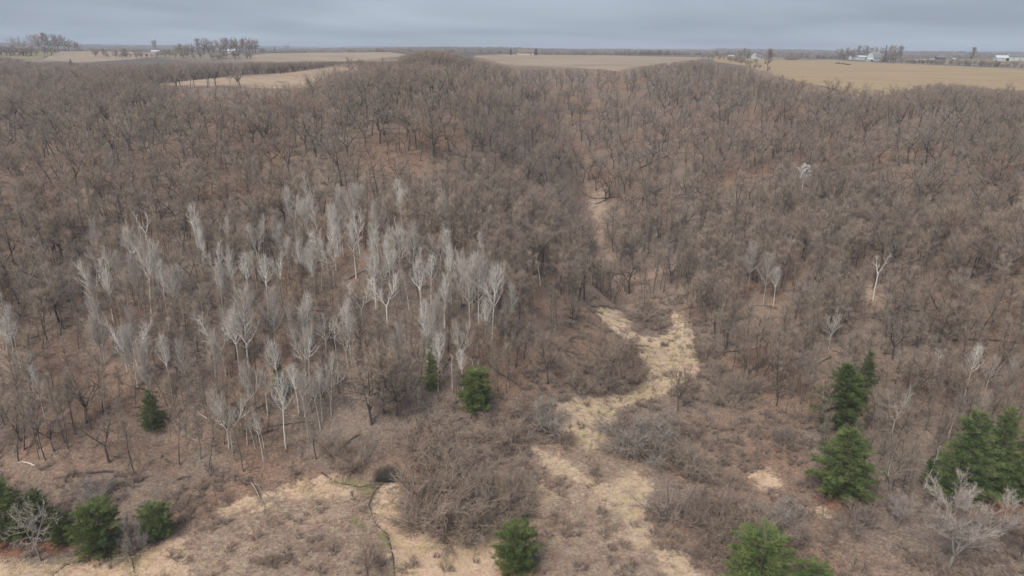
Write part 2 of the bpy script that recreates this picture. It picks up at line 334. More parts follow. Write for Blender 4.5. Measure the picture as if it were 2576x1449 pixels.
wood('bark_dark', (0.105, 0.090, 0.075)); wood('bark_mid', (0.17, 0.142, 0.118)); wood('bark_pale', (0.30, 0.265, 0.225), 0.2)
def birch_mat(name, base, dark):
    w = MB(name); P = w.coord('Object')
    n = w.noise(2.2, P, 3, 0.7, (1, 1, 3.5)); k = w.math('ADD', w.math('MULTIPLY', w.rand(), 0.4), 0.8)
    c0 = w.ramp(n, [(0.36, dark), (0.46, base), (0.8, tuple(min(x * 1.12, 0.9) for x in base))])
    s2 = w.node('ShaderNodeVectorMath', operation='SCALE'); w.L(c0, s2.inputs[0]); w.L(k, s2.inputs['Scale']); w.color(s2.outputs[0])
birch_mat('bark_white', (0.78, 0.74, 0.67), (0.30, 0.26, 0.225)); birch_mat('bark_silver', (0.52, 0.475, 0.415), (0.22, 0.19, 0.16))
wood('twig_palegrey', (0.33, 0.28, 0.238), 0.15); wood('twig_white', (0.58, 0.525, 0.465), 0.15); wood('twig_cream', (0.46, 0.40, 0.34), 0.15); wood('twig_bright', (0.78, 0.75, 0.70), 0.1); wood('twig_pinkgrey', (0.42, 0.355, 0.31), 0.12)
def needle_mat(name, a, b, c3):
    w = MB(name); n = w.noise(0.8, w.coord('Object'), 3, 0.6)
    cc = w.ramp(n, [(0.32, a), (0.5, b), (0.7, c3)]); w.bs.inputs['Roughness'].default_value = 0.65
    k = w.math('ADD', w.math('MULTIPLY', w.rand(), 0.4), 0.8)
    s2 = w.node('ShaderNodeVectorMath', operation='SCALE'); w.L(cc, s2.inputs[0]); w.L(k, s2.inputs['Scale']); w.color(s2.outputs[0])
needle_mat('needles', (0.075, 0.108, 0.038), (0.14, 0.178, 0.060), (0.235, 0.262, 0.09))
needle_mat('needles_blue', (0.072, 0.102, 0.040), (0.130, 0.166, 0.062), (0.215, 0.242, 0.088))
needle_mat('needles_dark', (0.028, 0.042, 0.024), (0.045, 0.062, 0.034), (0.06, 0.08, 0.04))
needle_mat('needles_cedar', (0.055, 0.04, 0.03), (0.075, 0.055, 0.038), (0.09, 0.07, 0.045))
def grass_mat(name, a, b):
    w = MB(name); r = w.rand(); n = w.noise(0.3, w.pos(), 3); w.color(w.mix(w.math('MULTIPLY', w.math('ADD', r, n), 0.5), a, b))
grass_mat('grass_straw', (0.46, 0.32, 0.222), (0.82, 0.61, 0.44)); grass_mat('grass_sedge', (0.25, 0.175, 0.13), (0.60, 0.455, 0.33))
grass_mat('grass_green', (0.42, 0.325, 0.215), (0.66, 0.525, 0.37)); grass_mat('moss_green', (0.13, 0.155, 0.06), (0.24, 0.25, 0.10))
w = MB('pool_water'); w.color((0.03, 0.027, 0.022)); w.bs.inputs['Roughness'].default_value = 0.12
w = MB('water'); w.color((0.075, 0.062, 0.042)); w.bs.inputs['Roughness'].default_value = 0.08; w.bs.inputs['Specular IOR Level'].default_value = 0.5
def paint(name, c, rough=0.6, streak=0.15, metal=0.0):
    w = MB(name); n = w.noise(0.8, w.coord('Object'), 4, 0.6, (1, 1, 0.3)); w.bs.inputs['Roughness'].default_value = rough
    w.color(w.ramp(n, [(0.3, tuple(x * (1 - streak) for x in c)), (0.7, c)])); w.bs.inputs['Metallic'].default_value = metal
paint('white_paint', (0.60, 0.60, 0.59)); paint('metal_roof', (0.55, 0.57, 0.60), 0.4); paint('grey_roof', (0.20, 0.20, 0.20)); paint('brown_roof', (0.22, 0.18, 0.155))
paint('green_roof', (0.27, 0.31, 0.29), 0.5); paint('stave', (0.21, 0.185, 0.165), 0.8, 0.3); paint('dome_metal', (0.50, 0.47, 0.42), 0.45); paint('dark_wood', (0.10, 0.085, 0.075))
paint('glass', (0.05, 0.06, 0.07), 0.15); paint('cream_wall', (0.58, 0.54, 0.46)); paint('dark_open', (0.02, 0.02, 0.02)); paint('rust', (0.20, 0.085, 0.05)); paint('char', (0.045, 0.035, 0.03))
# ------------------------------------------------------------------ mesh helpers
def mesh_from(name, verts, polys, mats, mat_idx=None):
    """polys: list of int arrays shaped (n, k)"""
    me = bpy.data.meshes.new(name); verts = np.asarray(verts, np.float32)
    me.vertices.add(len(verts)); me.vertices.foreach_set('co', verts.ravel())
    polys = [np.asarray(p, np.int32) for p in polys if len(p)]
    loops = np.concatenate([p.ravel() for p in polys]); tot = np.concatenate([np.full(len(p), p.shape[1], np.int32) for p in polys])
    start = np.concatenate([[0], np.cumsum(tot)[:-1]]).astype(np.int32)
    me.loops.add(len(loops)); me.loops.foreach_set('vertex_index', loops)
    me.polygons.add(len(tot)); me.polygons.foreach_set('loop_start', start); me.polygons.foreach_set('loop_total', tot)
    for m in mats: me.materials.append(MATS[m])
    if mat_idx is not None: me.polygons.foreach_set('material_index', np.asarray(mat_idx, np.int32))
    me.update(calc_edges=True); return me
def obj(name, me, parent=None, **props):
    o = bpy.data.objects.new(name, me); link(o)
    if parent is not None: o.parent = parent
    for k, v in props.items(): o[k] = v
    return o
def empty(name, loc, rz=0.0, scale=(1, 1, 1), tilt=(0, 0), **props):
    o = bpy.data.objects.new(name, None); link(o); o.location = loc; o.rotation_euler = (tilt[0], tilt[1], rz); o.scale = scale
    o.empty_display_size = 0.3
    for k, v in props.items():
        if v is not None: o[k] = v
    return o
def norm(v): return v / np.maximum(np.linalg.norm(v, axis=-1, keepdims=True), 1e-9)
class Wood:
    """collects tapering branch pieces as open prisms and twigs as three-sided cones"""
    def __init__(s): s.a = {}; s.tw = []
    def seg(s, p0, p1, r0, r1, sides): s.a.setdefault(sides, []).append((*p0, *p1, r0, r1))
    def twigs(s, p, d, L, r): s.tw.append(np.concatenate([p, p + d * L[:, None], r[:, None]], 1))
    def arrays(s):
        V = []; polys = []; off = 0
        for n, rows in s.a.items():
            A = np.array(rows); p0, p1 = A[:, :3], A[:, 3:6]; d = norm(p1 - p0)
            ref = np.where(np.abs(d[:, 2:3]) > 0.9, np.array([[1., 0, 0]]), np.array([[0, 0, 1.]])); a = norm(np.cross(d, ref)); b = np.cross(d, a)
            th = np.arange(n) * 2 * np.pi / n; rg = a[:, None] * np.cos(th)[None, :, None] + b[:, None] * np.sin(th)[None, :, None]
            v = np.concatenate([p0[:, None] + rg * A[:, 6, None, None], p1[:, None] + rg * A[:, 7, None, None]], 1)
            V.append(v.reshape(-1, 3)); k = np.arange(n); k2 = (k + 1) % n
            q = np.stack([k, k2, k2 + n, k + n], 1)[None] + (np.arange(len(A)) * 2 * n)[:, None, None] + off
            polys.append(q.reshape(-1, 4)); off += len(A) * 2 * n
        if s.tw:
            A = np.concatenate(s.tw); p0, p1 = A[:, :3], A[:, 3:6]; d = norm(p1 - p0)
            ref = np.where(np.abs(d[:, 2:3]) > 0.9, np.array([[1., 0, 0]]), np.array([[0, 0, 1.]])); a = norm(np.cross(d, ref)); b = np.cross(d, a)
            th = np.arange(3) * 2 * np.pi / 3; rg = a[:, None] * np.cos(th)[None, :, None] + b[:, None] * np.sin(th)[None, :, None]
            v = np.concatenate([p0[:, None] + rg * A[:, 6, None, None], p1[:, None]], 1); V.append(v.reshape(-1, 3))
            q = np.array([[0, 1, 3], [1, 2, 3], [2, 0, 3]])[None] + (np.arange(len(A)) * 4)[:, None, None] + off
            polys.append(q.reshape(-1, 3))
        return (np.concatenate(V), polys) if V else (np.zeros((0, 3)), [])
def rnd3(r): return np.array([r.gauss(0, 1), r.gauss(0, 1), r.gauss(0, 1)])
def unit(v): return v / max(math.sqrt(v @ v), 1e-9)
def stem(W, r, p, d, L, r0, r1, nseg, wig, trop, sides):
    """a bent tapering branch; returns its points"""
    pts = [np.array(p, float)]; d = unit(np.array(d, float)); rr = [r0]
    for i in range(nseg):
        d = unit(d + rnd3(r) * wig + np.array([0, 0, trop])); pts.append(pts[-1] + d * L / nseg); rr.append(r0 + (r1 - r0) * ((i + 1) / nseg))
    for i in range(nseg): W.seg(pts[i], pts[i + 1], rr[i], rr[i + 1], sides)
    return pts, rr
def along(pts, t):
    n = len(pts) - 1; f = min(t * n, n - 1e-6); i = int(f); return pts[i] + (pts[i + 1] - pts[i]) * (f - i), unit(pts[i + 1] - pts[i])
def side_dir(d, az, ang):
    ref = np.array([0, 0, 1.]) if abs(d[2]) < 0.9 else np.array([1., 0, 0]); a = unit(np.cross(d, ref)); b = np.cross(d, a)
    return d * math.cos(ang) + (a * math.cos(az) + b * math.sin(az)) * math.sin(ang)
def add_twigs(W, nr, parents, n, L, r, spread, up, out=0.0, two=True, ratio=1.6):
    A = np.array(parents); p0, p1 = A[:, :3], A[:, 3:6]; ln = np.linalg.norm(p1 - p0, axis=1); pr = ln / ln.sum()
    k = nr.choice(len(A), n, p=pr); t = nr.random(n)[:, None]; p = p0[k] + (p1[k] - p0[k]) * t
    d = norm(norm(p1[k] - p0[k]) + nr.normal(0, spread, (n, 3)) + np.array([0, 0, up])); Ls = L * nr.uniform(0.5, 1.25, n)
    W.twigs(p, d, Ls, np.full(n, r))
    if two:
        m = int(n * ratio); k = nr.integers(0, n, m); q = p[k] + d[k] * (Ls[k] * nr.uniform(0.2, 0.95, m))[:, None]
        d2 = norm(d[k] + nr.normal(0, spread * 0.8, (m, 3)) + np.array([0, 0, up])); W.twigs(q, d2, L * 0.62 * nr.uniform(0.5, 1.2, m), np.full(m, r * 0.8))
def bare_tree(seed, Ht, cb, cr, nl, trunk_r, fork=0, twigs=1500, up=0.25, wig=0.10, tl=0.75, tr_=0.020, a0=72, a1=22, lean=0.03, wispy=1.6, lk=1.0, fan=False):
    """bare broadleaf tree: trunk, limbs inside an oval envelope, boughs and twigs. cb = crown base fraction, cr = crown radius"""
    r = random.Random(seed); nr = np.random.default_rng(seed); T, C = Wood(), Wood()
    leaders = []
    top = Ht * 0.92
    if fork:
        fh = Ht * cb * r.uniform(0.8, 1.0); tp, _ = stem(T, r, (0, 0, -0.4), (r.gauss(0, lean), r.gauss(0, lean), 1), fh + 0.4, trunk_r, trunk_r * 0.75, 4, 0.03, 0.02, 7)
        for k in range(fork):
            az = k * 2 * math.pi / fork + r.uniform(-.4, .4); dd = side_dir(np.array([0, 0, 1.]), az, R(r.uniform(18, 40)))
            lp, lr = stem(T, r, tp[-1], dd, (top - fh) * r.uniform(0.85, 1.05), trunk_r * 0.62, trunk_r * 0.14, 6, 0.09, 0.10, 5); leaders.append((lp, lr, 0.12))
    else:
        tp, tr2 = stem(T, r, (0, 0, -0.4), (r.gauss(0, lean), r.gauss(0, lean), 1), top + 0.4, trunk_r, trunk_r * 0.12, 9, 0.035, 0.05, 7); leaders.append((tp, tr2, cb))
    l2 = []; l3 = []
    for lp, lr, st in leaders:
        n = max(3, nl // len(leaders)); az = r.uniform(0, 6.3)
        for k in range(n):
            t = st + (0.97 - st) * ((k + r.uniform(0, 1)) / n); p, d = along(lp, t); az += 2.4 + r.uniform(-.5, .5)
            rel = (p[2] / Ht - cb) / (1 - cb); env = cr * max(0.25, math.sqrt(max(0.0, 1 - (2 * min(max(rel, 0), 1) * 0.92 - 0.75) ** 2)))
            if fan: env = cr * (1.75 - 1.1 * min(max(rel, 0), 1))
            ln = env * r.uniform(0.75, 1.1) * (0.75 if fork else 1.0); an = R(a0 + (a1 - a0) * min(max(rel, 0), 1) + r.uniform(-9, 9))
            rad = max(0.028, trunk_r * (1 - t) * 0.42 + 0.02) * lk
            pts, rr = stem(T, r, p, side_dir(d, az, an), ln, rad, 0.02, 4, wig, up * 0.35, 4)
            for j in range(8):
                tt = 0.22 + 0.76 * (j + r.random()) / 8; q, dd = along(pts, tt)
                L2 = ln * r.uniform(0.30, 0.52) * (1.15 - 0.5 * tt)
                bp, br = stem(C, r, q, side_dir(dd, r.uniform(0, 6.28), R(r.uniform(28, 62))), L2, max(0.017 * lk, rad * 0.4), 0.012, 3, wig * 1.3, up * 0.5, 3)
                for a, b in zip(bp[:-1], bp[1:]): l3.append((*a, *b))
            for a, b in zip(pts[1:-1], pts[2:]): l3.append((*a, *b))
    add_twigs(C, nr, l3, twigs, tl, tr_, 0.5, up * 1.4, ratio=wispy)
    return T.arrays(), C.arrays()
def birch(seed, Ht, cb, cr, nl, trunk_r, twigs, fork=0, tl=1.15, sweep=0.30, lean=0.03):
    return bare_tree(seed, Ht, cb, cr * 1.3, nl, trunk_r * 1.4, fork, int(twigs * .68), sweep, 0.07, tl, 0.0115, 40, 16, lean, 1.5, 2.0, True)
def shrub(seed, rad, ht, stems, twigs, tl=0.75, tr_=0.0145, trunk=None):
    r = random.Random(seed); nr = np.random.default_rng(seed); T, C = Wood(), Wood(); l3 = []
    for k in range(stems):
        az = r.uniform(0, 6.28); a = math.sqrt(r.random()); b = r.random() ** 0.5 * rad * 0.35
        p = (b * math.cos(az), b * math.sin(az), -0.1); d = (math.cos(az) * a * rad, math.sin(az) * a * rad, ht * (1.05 - 0.55 * a * a))
        L = math.sqrt((d[0]) ** 2 + d[1] ** 2 + d[2] ** 2) * r.choice((r.uniform(0.35, 0.8), r.uniform(0.6, 1.0), r.uniform(0.85, 1.35)))
        pts, rr = stem(T, r, p, d, L, 0.03 + 0.006 * ht, 0.012, 4, 0.10, 0.04, 3)
        for j in range(4):
            q, dd = along(pts, 0.3 + 0.65 * r.random()); bp, _ = stem(C, r, q, side_dir(dd, r.uniform(0, 6.28), R(r.uniform(25, 60))), L * r.uniform(0.22, 0.4), 0.016, 0.010, 2, 0.15, 0.05, 3)
            for a1, b1 in zip(bp[:-1], bp[1:]): l3.append((*a1, *b1))
        for a1, b1 in zip(pts[1:-1], pts[2:]): l3.append((*a1, *b1))
    add_twigs(C, nr, l3, twigs, tl, tr_, 0.6, 0.12)
    return T.arrays(), C.arrays()
def needles_tri(nr, cen, out, n, L, wd, spread, up):
    """n narrow needle-bundle triangles round each centre"""
    m = len(cen); c = np.repeat(cen, n, 0); o = np.repeat(out, n, 0)
    d = norm(o + nr.normal(0, spread, (m * n, 3)) + np.array([0, 0, up])); s = norm(np.cross(d, nr.normal(0, 1, (m * n, 3))))
    Ls = (L * nr.uniform(0.6, 1.2, m * n))[:, None]; b = c + nr.normal(0, L * 0.22, (m * n, 3))
    v = np.stack([b - s * wd, b + s * wd, b + d * Ls], 1).reshape(-1, 3); return v, np.arange(len(v)).reshape(-1, 3)
def pine(seed, Ht, rad, whorl=0.48, cb=0.06, peak=0.30, clumps=3.4, bluff=0.8, nn=11, L=0.36, up=0.5, droop=0.10, round_=False):
    r = random.Random(seed); nr = np.random.default_rng(seed); T = Wood(); cen = []; outs = []
    stem(T, r, (0, 0, -0.3), (r.gauss(0, .02), r.gauss(0, .02), 1), Ht * 0.97 + 0.3, 0.03 * Ht * 0.55, 0.03, 8, 0.015, 0.03, 7)
    z = Ht * cb
    while z < Ht * 0.985:
        rel = z / Ht
        if round_: e = rad * math.sqrt(max(0.02, 1 - (abs(rel - 0.42) / 0.60) ** 2.2))
        else: e = rad * (((1 - rel) / (1 - peak)) ** bluff if rel > peak else 0.72 + 0.28 * rel / peak)
        nb = 6 if rel < 0.8 else 5; az0 = r.uniform(0, 6.3)
        for k in range(nb):
            ln = e * (r.uniform(0.72, 1.04) if round_ else r.choice((r.uniform(0.5, 0.9), r.uniform(0.85, 1.12)))) + 0.12; az = az0 + k * 6.283 / nb + r.uniform(-.3, .3)
            d = np.array([math.cos(az), math.sin(az), -droop + 0.75 * max(0, rel - 0.45)])
            pts, _ = stem(T, r, (0, 0, z + r.uniform(-.15, .15)), d, ln, 0.035, 0.012, 3, 0.06, 0.07, 3)
            m = max(3, int(ln * clumps * 2.2))
            for j in range(m):
                t = 0.22 + 0.78 * (j + r.random()) / m; p, dd = along(pts, min(t, 0.999)); w_ = 0.30 * ln * (1.1 - t) + 0.10
                side = np.array([-d[1], d[0], 0]) * r.uniform(-1, 1) * w_
                cen.append(p + side + np.array([0, 0, r.uniform(-0.04, 0.14)])); outs.append(unit(dd * 0.9 + side * 1.2))
        z += whorl * r.uniform(0.75, 1.2)
    cen.append(np.array([0, 0, Ht * 0.95])); outs.append(np.array([0, 0, 1.]))
    v, f = needles_tri(nr, np.array(cen), np.array(outs), int(nn * 1.4), L, 0.021, 0.62, up)
    return T.arrays(), (v, [f])
PROTO = {}
def proto(key, arr, tm, cm, h, look):
    (tv, tp), (cv_, cp) = arr
    PROTO[key] = dict(trunk=mesh_from(key + '_trunk', tv, tp, [tm]), crown=mesh_from(key + '_crown', cv_, cp, [cm]), h=h, look=look, arr=arr, mats=(tm, cm))
def joined(key):
    """trunk and crown of a prototype as one two-material mesh, for the masses that nobody could count"""
    pr = PROTO[key]; (tv, tp), (cv_, cp) = pr['arr']; o = len(tv)
    polys = list(tp) + [p + o for p in cp]; idx = np.concatenate([np.full(len(p), 0) for p in tp] + [np.full(len(p), 1) for p in cp])
    return mesh_from(key + '_whole', np.concatenate([tv, cv_]), polys, pr['mats'], idx)
# bare broadleaf kinds: the two numbers after the seed are height and crown base
for i, (fk, ht, cb, cr, nl, trr, bark, tw, ntw, look) in enumerate([
        (3, 16, 0.34, 4.6, 27, 0.26, 'bark_dark', 'grey', 1900, 'spreading grey'), (4, 15, 0.32, 5.0, 30, 0.26, 'bark_dark', 'brown', 2000, 'broad brown'),
        (2, 17, 0.40, 4.2, 26, 0.24, 'bark_dark', 'olive', 1700, 'forked olive-grey'), (3, 16, 0.36, 4.5, 27, 0.23, 'bark_dark', 'rust', 1800, 'spreading russet'),
        (0, 18, 0.46, 3.2, 24, 0.20, 'bark_dark', 'grey', 1300, 'tall grey'), (0, 17, 0.48, 2.9, 22, 0.20, 'bark_dark', 'brown', 1200, 'tall narrow brown'),
        (0, 16, 0.42, 3.3, 24, 0.17, 'bark_mid', 'mauve', 1300, 'slender mauve-grey'), (2, 16, 0.42, 3.8, 24, 0.18, 'bark_mid', 'tan', 1500, 'pale tan'),
        (0, 15, 0.40, 3.1, 24, 0.16, 'bark_mid', 'olive', 1200, 'slim olive-grey'), (3, 14, 0.32, 4.2, 26, 0.21, 'bark_dark', 'mauve', 1700, 'rounded mauve-grey')]):
    proto('tree_%02d' % i, bare_tree(100 + i, ht, cb, cr, nl, trr, fk, int(ntw * .62), .30, .10, .85, .0092, 66, 20, .04, 2.1, 1.1), bark, 'twig_' + tw, ht, look)
for i, (ht, cr, tw, bark, m_) in enumerate([(13, 1.7, 620, 'bark_mid', 'twig_grey'), (12, 1.5, 520, 'bark_mid', 'twig_tan'), (13, 1.9, 700, 'bark_dark', 'twig_brown')]):
    proto('tree_%02d' % (10 + i), bare_tree(130 + i, ht, .48, cr * 1.1, 16, .105, 0, int(tw * .75), .35, .07, .9, .0085, 50, 18, .04, 1.6, .85), bark, m_, ht, ('thin grey', 'thin tan', 'thin brown')[i])
TREES = ['tree_%02d' % i for i in range(13)]
for i, (ht, cb, cr, nl, trr, tw, fk, bark, ct) in enumerate([(17, 0.50, 2.0, 20, 0.14, 900, 0, 'bark_white', 'twig_white'), (18, 0.45, 2.2, 22, 0.15, 1000, 2, 'bark_white', 'twig_white'),
        (16, 0.55, 1.7, 16, 0.12, 650, 0, 'bark_white', 'twig_cream'), (17, 0.42, 2.6, 26, 0.14, 1300, 3, 'bark_silver', 'twig_cream'), (16, 0.40, 2.4, 24, 0.13, 1200, 0, 'bark_silver', 'twig_pinkgrey')]):
    proto('birch_%d' % i, birch(200 + i, ht, cb, cr, nl, trr, tw, fk), bark, ct, ht, '')
proto('snag_0', bare_tree(230, 15, 0.55, 2.2, 9, 0.15, 2, 60, 0.2, 0.12, 0.7, 0.022, 50, 25), 'bark_white', 'twig_white', 15, '')
proto('snag_1', bare_tree(231, 13, 0.5, 1.6, 6, 0.13, 0, 30, 0.2, 0.12, 0.6, 0.022, 55, 30), 'bark_white', 'twig_white', 13, '')
proto('whitetree', bare_tree(260, 11, .45, 3.0, 26, .18, 4, 2600, .15, .1, .5, .034, 64, 28, .03, 1.5, 1.6), 'bark_white', 'twig_bright', 11, '')
proto('deadtree', bare_tree(233, 10, 0.30, 4.0, 24, 0.20, 3, 500, 0.05, 0.16, 0.6, 0.018, 80, 35), 'bark_pale', 'twig_cream', 10, '')
proto('fineoak_0', bare_tree(240, 13, 0.20, 6.0, 34, 0.30, 4, 3600, 0.12, 0.11, 0.7, 0.019), 'bark_dark', 'twig_tan', 13, '')
proto('fineoak_1', bare_tree(241, 12, 0.30, 4.6, 30, 0.24, 3, 3200, 0.22, 0.09, 0.7, 0.018, 60, 20), 'bark_dark', 'twig_brown', 12, '')
proto('fineoak_2', bare_tree(242, 12, 0.22, 5.6, 34, 0.26, 4, 3600, 0.25, 0.10, 0.75, 0.019, 62, 24), 'bark_pale', 'twig_pinkgrey', 12, '')
for i, (rd, ht, st, tw, m) in enumerate([(3.2, 4.2, 34, 1250, 'twig_tan'), (3.0, 3.4, 34, 1200, 'twig_brown'), (2.2, 3.0, 28, 950, 'twig_mauve'), (2.6, 3.6, 30, 1100, 'twig_brown'), (2.0, 2.6, 30, 1100, 'twig_palegrey')]):
    proto('shrub_%d' % i, shrub(300 + i, rd, ht, st, tw), 'bark_mid', m, ht, '')
for i, (ht, rd, kw) in enumerate([(10, 3.5, dict(bluff=0.62, clumps=3.8)), (11, 3.3, dict(bluff=0.6, peak=0.25, clumps=3.6)), (7.5, 3.1, dict(round_=True, clumps=4.2)), (12, 2.6, dict(bluff=0.75, clumps=2.8)), (6.5, 3.0, dict(round_=True, clumps=4.6, nn=13, L=0.30))]):
    proto('pine_%d' % i, pine(400 + i, ht, rd, **kw), 'bark_dark', 'needles_blue' if i in (1, 3) else 'needles', ht, '')
proto('spruce', pine(410, 17, 3.4, 0.7, 0.03, 0.06, 2.4, 1.0, 9, 0.5, 0.1, 0.25), 'bark_dark', 'needles_dark', 17, '')
proto('yardpine', pine(411, 14, 4.8, 0.8, 0.10, 0.3, 2.2, 0.6, 9, 0.6, 0.4), 'bark_dark', 'needles_dark', 14, '')
proto('cedar', pine(412, 7, 1.8, 0.45, 0.03, 0.12, 3.0, 0.9, 9, 0.35, 0.4), 'bark_dark', 'needles_cedar', 7, '')
for i, (ht, tw, m) in enumerate([(4.5, 160, 'twig_grey'), (3.5, 140, 'twig_brown'), (2.6, 150, 'twig_mauve'), (5.5, 170, 'twig_olive')]):
    proto('sapling_%d' % i, bare_tree(330 + i, ht, 0.25, ht * 0.22, 9, 0.032, 0, tw, 0.3, 0.1, 0.5, 0.009, 60, 25), 'bark_mid', m, ht, '')
proto('brush_0', shrub(350, 0.9, 0.9, 14, 190, 0.35, 0.014), 'bark_mid', 'twig_mauve', 0.9, '')
proto('brush_1', shrub(351, 1.1, 1.2, 14, 210, 0.4, 0.014), 'bark_mid', 'twig_brown', 1.2, '')
for i, (fk, tw, look) in enumerate([(3, 'grey', ''), (2, 'brown', ''), (4, 'olive', ''), (0, 'mauve', ''), (2, 'tan', '')]):
    proto('far_%d' % i, bare_tree(150 + i, 16, .24 if fk else .35, 5.6 if fk else 4.0, 22, .36, fk, 1100, .25, .10, 1.1, .055, 70, 22, .03, 1.3, 2.0), 'bark_dark' if i < 3 else 'bark_mid', 'twig_' + tw, 16, look)
FAR = ['far_%d' % i for i in range(5)]
# ------------------------------------------------------------------ the land
nX, nY = len(GX), len(GY)
idx = np.arange(nX * nY).reshape(nY, nX)
quads = np.stack([idx[:-1, :-1], idx[:-1, 1:], idx[1:, 1:], idx[1:, :-1]], -1).reshape(-1, 4)
me = mesh_from('terrain', np.stack([XX, YY, ZZ], -1).reshape(-1, 3), [quads], ['ground'])
me.polygons.foreach_set('use_smooth', np.ones(len(me.polygons), bool))
for nm, a in (('straw', A_straw), ('sedge', A_sedge), ('stream', A_stream), ('trail', A_trail), ('pool', A_pool), ('needle', A_needle), ('pale', A_pale), ('far', sstep(720, 800, np.hypot(XX, YY)))):
    at_ = me.attributes.new(nm, 'FLOAT', 'POINT'); at_.data.foreach_set('value', a.ravel().astype(np.float32))
obj('terrain', me, kind='structure', label='rolling leaf-littered ground from marsh up the wooded slopes to far hills')
FIELDS = []
def field(name, pts, mat, label, step=9.0, lift=0.12):
    pg = poly(pts); FIELDS.append(pg)
    big = []
    for i in range(len(pg)):
        a, b = pg[i], pg[(i + 1) % len(pg)]; n = max(1, int(np.linalg.norm(b - a) / step))
        for k in range(n):
            q = a + (b - a) * k / n; w_ = (fbm(q[0] / 25, q[1] / 25, 5, 2) - 0.5) * 6; big.append((q[0] + w_, q[1] + w_))
    bd = np.array(big); lo, hi = bd.min(0), bd.max(0); gx, gy = np.meshgrid(np.arange(lo[0], hi[0], step), np.arange(lo[1], hi[1], step))
    gx, gy = gx.ravel() + rng.normal(0, .4, gx.size), gy.ravel() + rng.normal(0, .4, gy.size); m = sdf(bd, gx, gy) > step * 0.4
    vs = [Vector(p) for p in big] + [Vector((x, y)) for x, y in zip(gx[m], gy[m])]
    ov, _, of, *_r = delaunay_2d_cdt(vs, [], [list(range(len(big)))], 1, 1e-4)
    ov = np.array([[v.x, v.y] for v in ov]); z = H(ov[:, 0], ov[:, 1]) + lift
    me = mesh_from(name, np.column_stack([ov, z]), [np.array([f for f in of if len(f) == 3])], [mat])
    return obj(name, me, kind='structure', label=label)
field('field', [(392, 215), (500, 201), (640, 191), (690, 187.5), (780, 177), (850, 169), (890, 172), (920, 190), (910, 205), (860, 220), (700, 223), (600, 219), (480, 219)], 'pale_stubble', 'pale tan stubble field on the spur left of the wooded knob')
field('field', [(640, 140), (760, 133), (900, 129), (990, 133), (1030, 141), (930, 150), (800, 156), (700, 158), (620, 152)], 'stubble', 'pinkish stubble field beyond the tree belt')
field('field', [(105, 152), (140, 136), (240, 127), (430, 134), (425, 141), (330, 150), (200, 158)], 'stubble', 'pinkish field below the far left woodlot')
field('field', [(-60, 126), (105, 129), (138, 136), (100, 148), (-60, 150)], 'pasture', 'dull tan pasture at the left edge')
field('field', [(1190, 141), (1260, 137), (1450, 139), (1650, 142), (1775, 145), (1735, 160), (1640, 166), (1560, 179), (1480, 173), (1400, 170), (1300, 166), (1230, 151)], 'stubble', 'pinkish stubble field in front of the ranch house')
field('field', [(1780, 141), (1900, 150), (2100, 150), (2250, 160), (2420, 167), (2576, 176), (2720, 184), (2720, 244), (2560, 236), (2400, 222), (2290, 240), (2200, 248), (2150, 243), (2050, 214), (1960, 196), (1935, 182), (1880, 167), (1800, 156)], 'hay', 'golden tan hay field on the right plateau')
field('field', [(2290, 155), (2440, 149), (2600, 148), (2600, 157), (2450, 159), (2330, 160)], 'pasture', 'narrow pasture below the right-hand farms')
# water: ribbons lie in the carved bed
def ribbon(name, line, wd, label, pool=None):
    pts = []
    for a, b in zip(line[:-1], line[1:]):
        n = max(2, int(np.linalg.norm(b - a) / 0.8))
        for k in range(n): pts.append(a + (b - a) * k / n)
    pts = np.array(pts + [line[-1]]); t = np.gradient(pts, axis=0); t = norm(t); nrm = np.stack([-t[:, 1], t[:, 0]], 1)
    k = np.arange(len(pts)); wv = wd * (0.35 + 1.5 * vnoise(k / 4.0, k * 0 + 3.3, 7)); pts = pts + nrm * ((vnoise(k / 5.0, k * 0, 2) - .5) * 0.7)[:, None]
    z = H(pts[:, 0], pts[:, 1]) + 0.04; Lh, Rh = pts + nrm * wv[:, None], pts - nrm * wv[:, None]
    v = np.concatenate([np.column_stack([Lh, z]), np.column_stack([Rh, z])]); n = len(pts); i = np.arange(n - 1)
    return obj(name, mesh_from(name, v, [np.stack([i, i + n, i + n + 1, i + 1], 1)], ['water']), kind='structure', label=label)
ribbon('stream', STREAMS[0], 0.10, 'narrow mossy stream winding past the big round thicket')
ribbon('stream', STREAMS[1], 0.08, 'dark ditch running right into the black pool')
ribbon('stream', STREAMS[2], 0.11, 'dark channel behind the bottom left straw')
ribbon('stream', STREAMS[3], 0.05, 'thin dark crack of water in bottom left straw')
pc = POOL.mean(0); ring = pc + (POOL - pc) * 0.9; rp = np.concatenate([ring + (np.roll(ring, -1, 0) - ring) * f for f in (0.0,)])
zp = float(np.min(H(POOL[:, 0], POOL[:, 1]))) + 0.02
pv = np.vstack([[pc[0], pc[1], zp + .1], np.column_stack([rp, np.full(len(rp), zp + .1)])]); k = np.arange(len(rp))
obj('pond', mesh_from('pond', pv, [np.stack([np.zeros(len(rp), int), k + 1, (k + 1) % len(rp) + 1], 1)], ['pool_water']), kind='structure', label='black pool beside the round thicket')
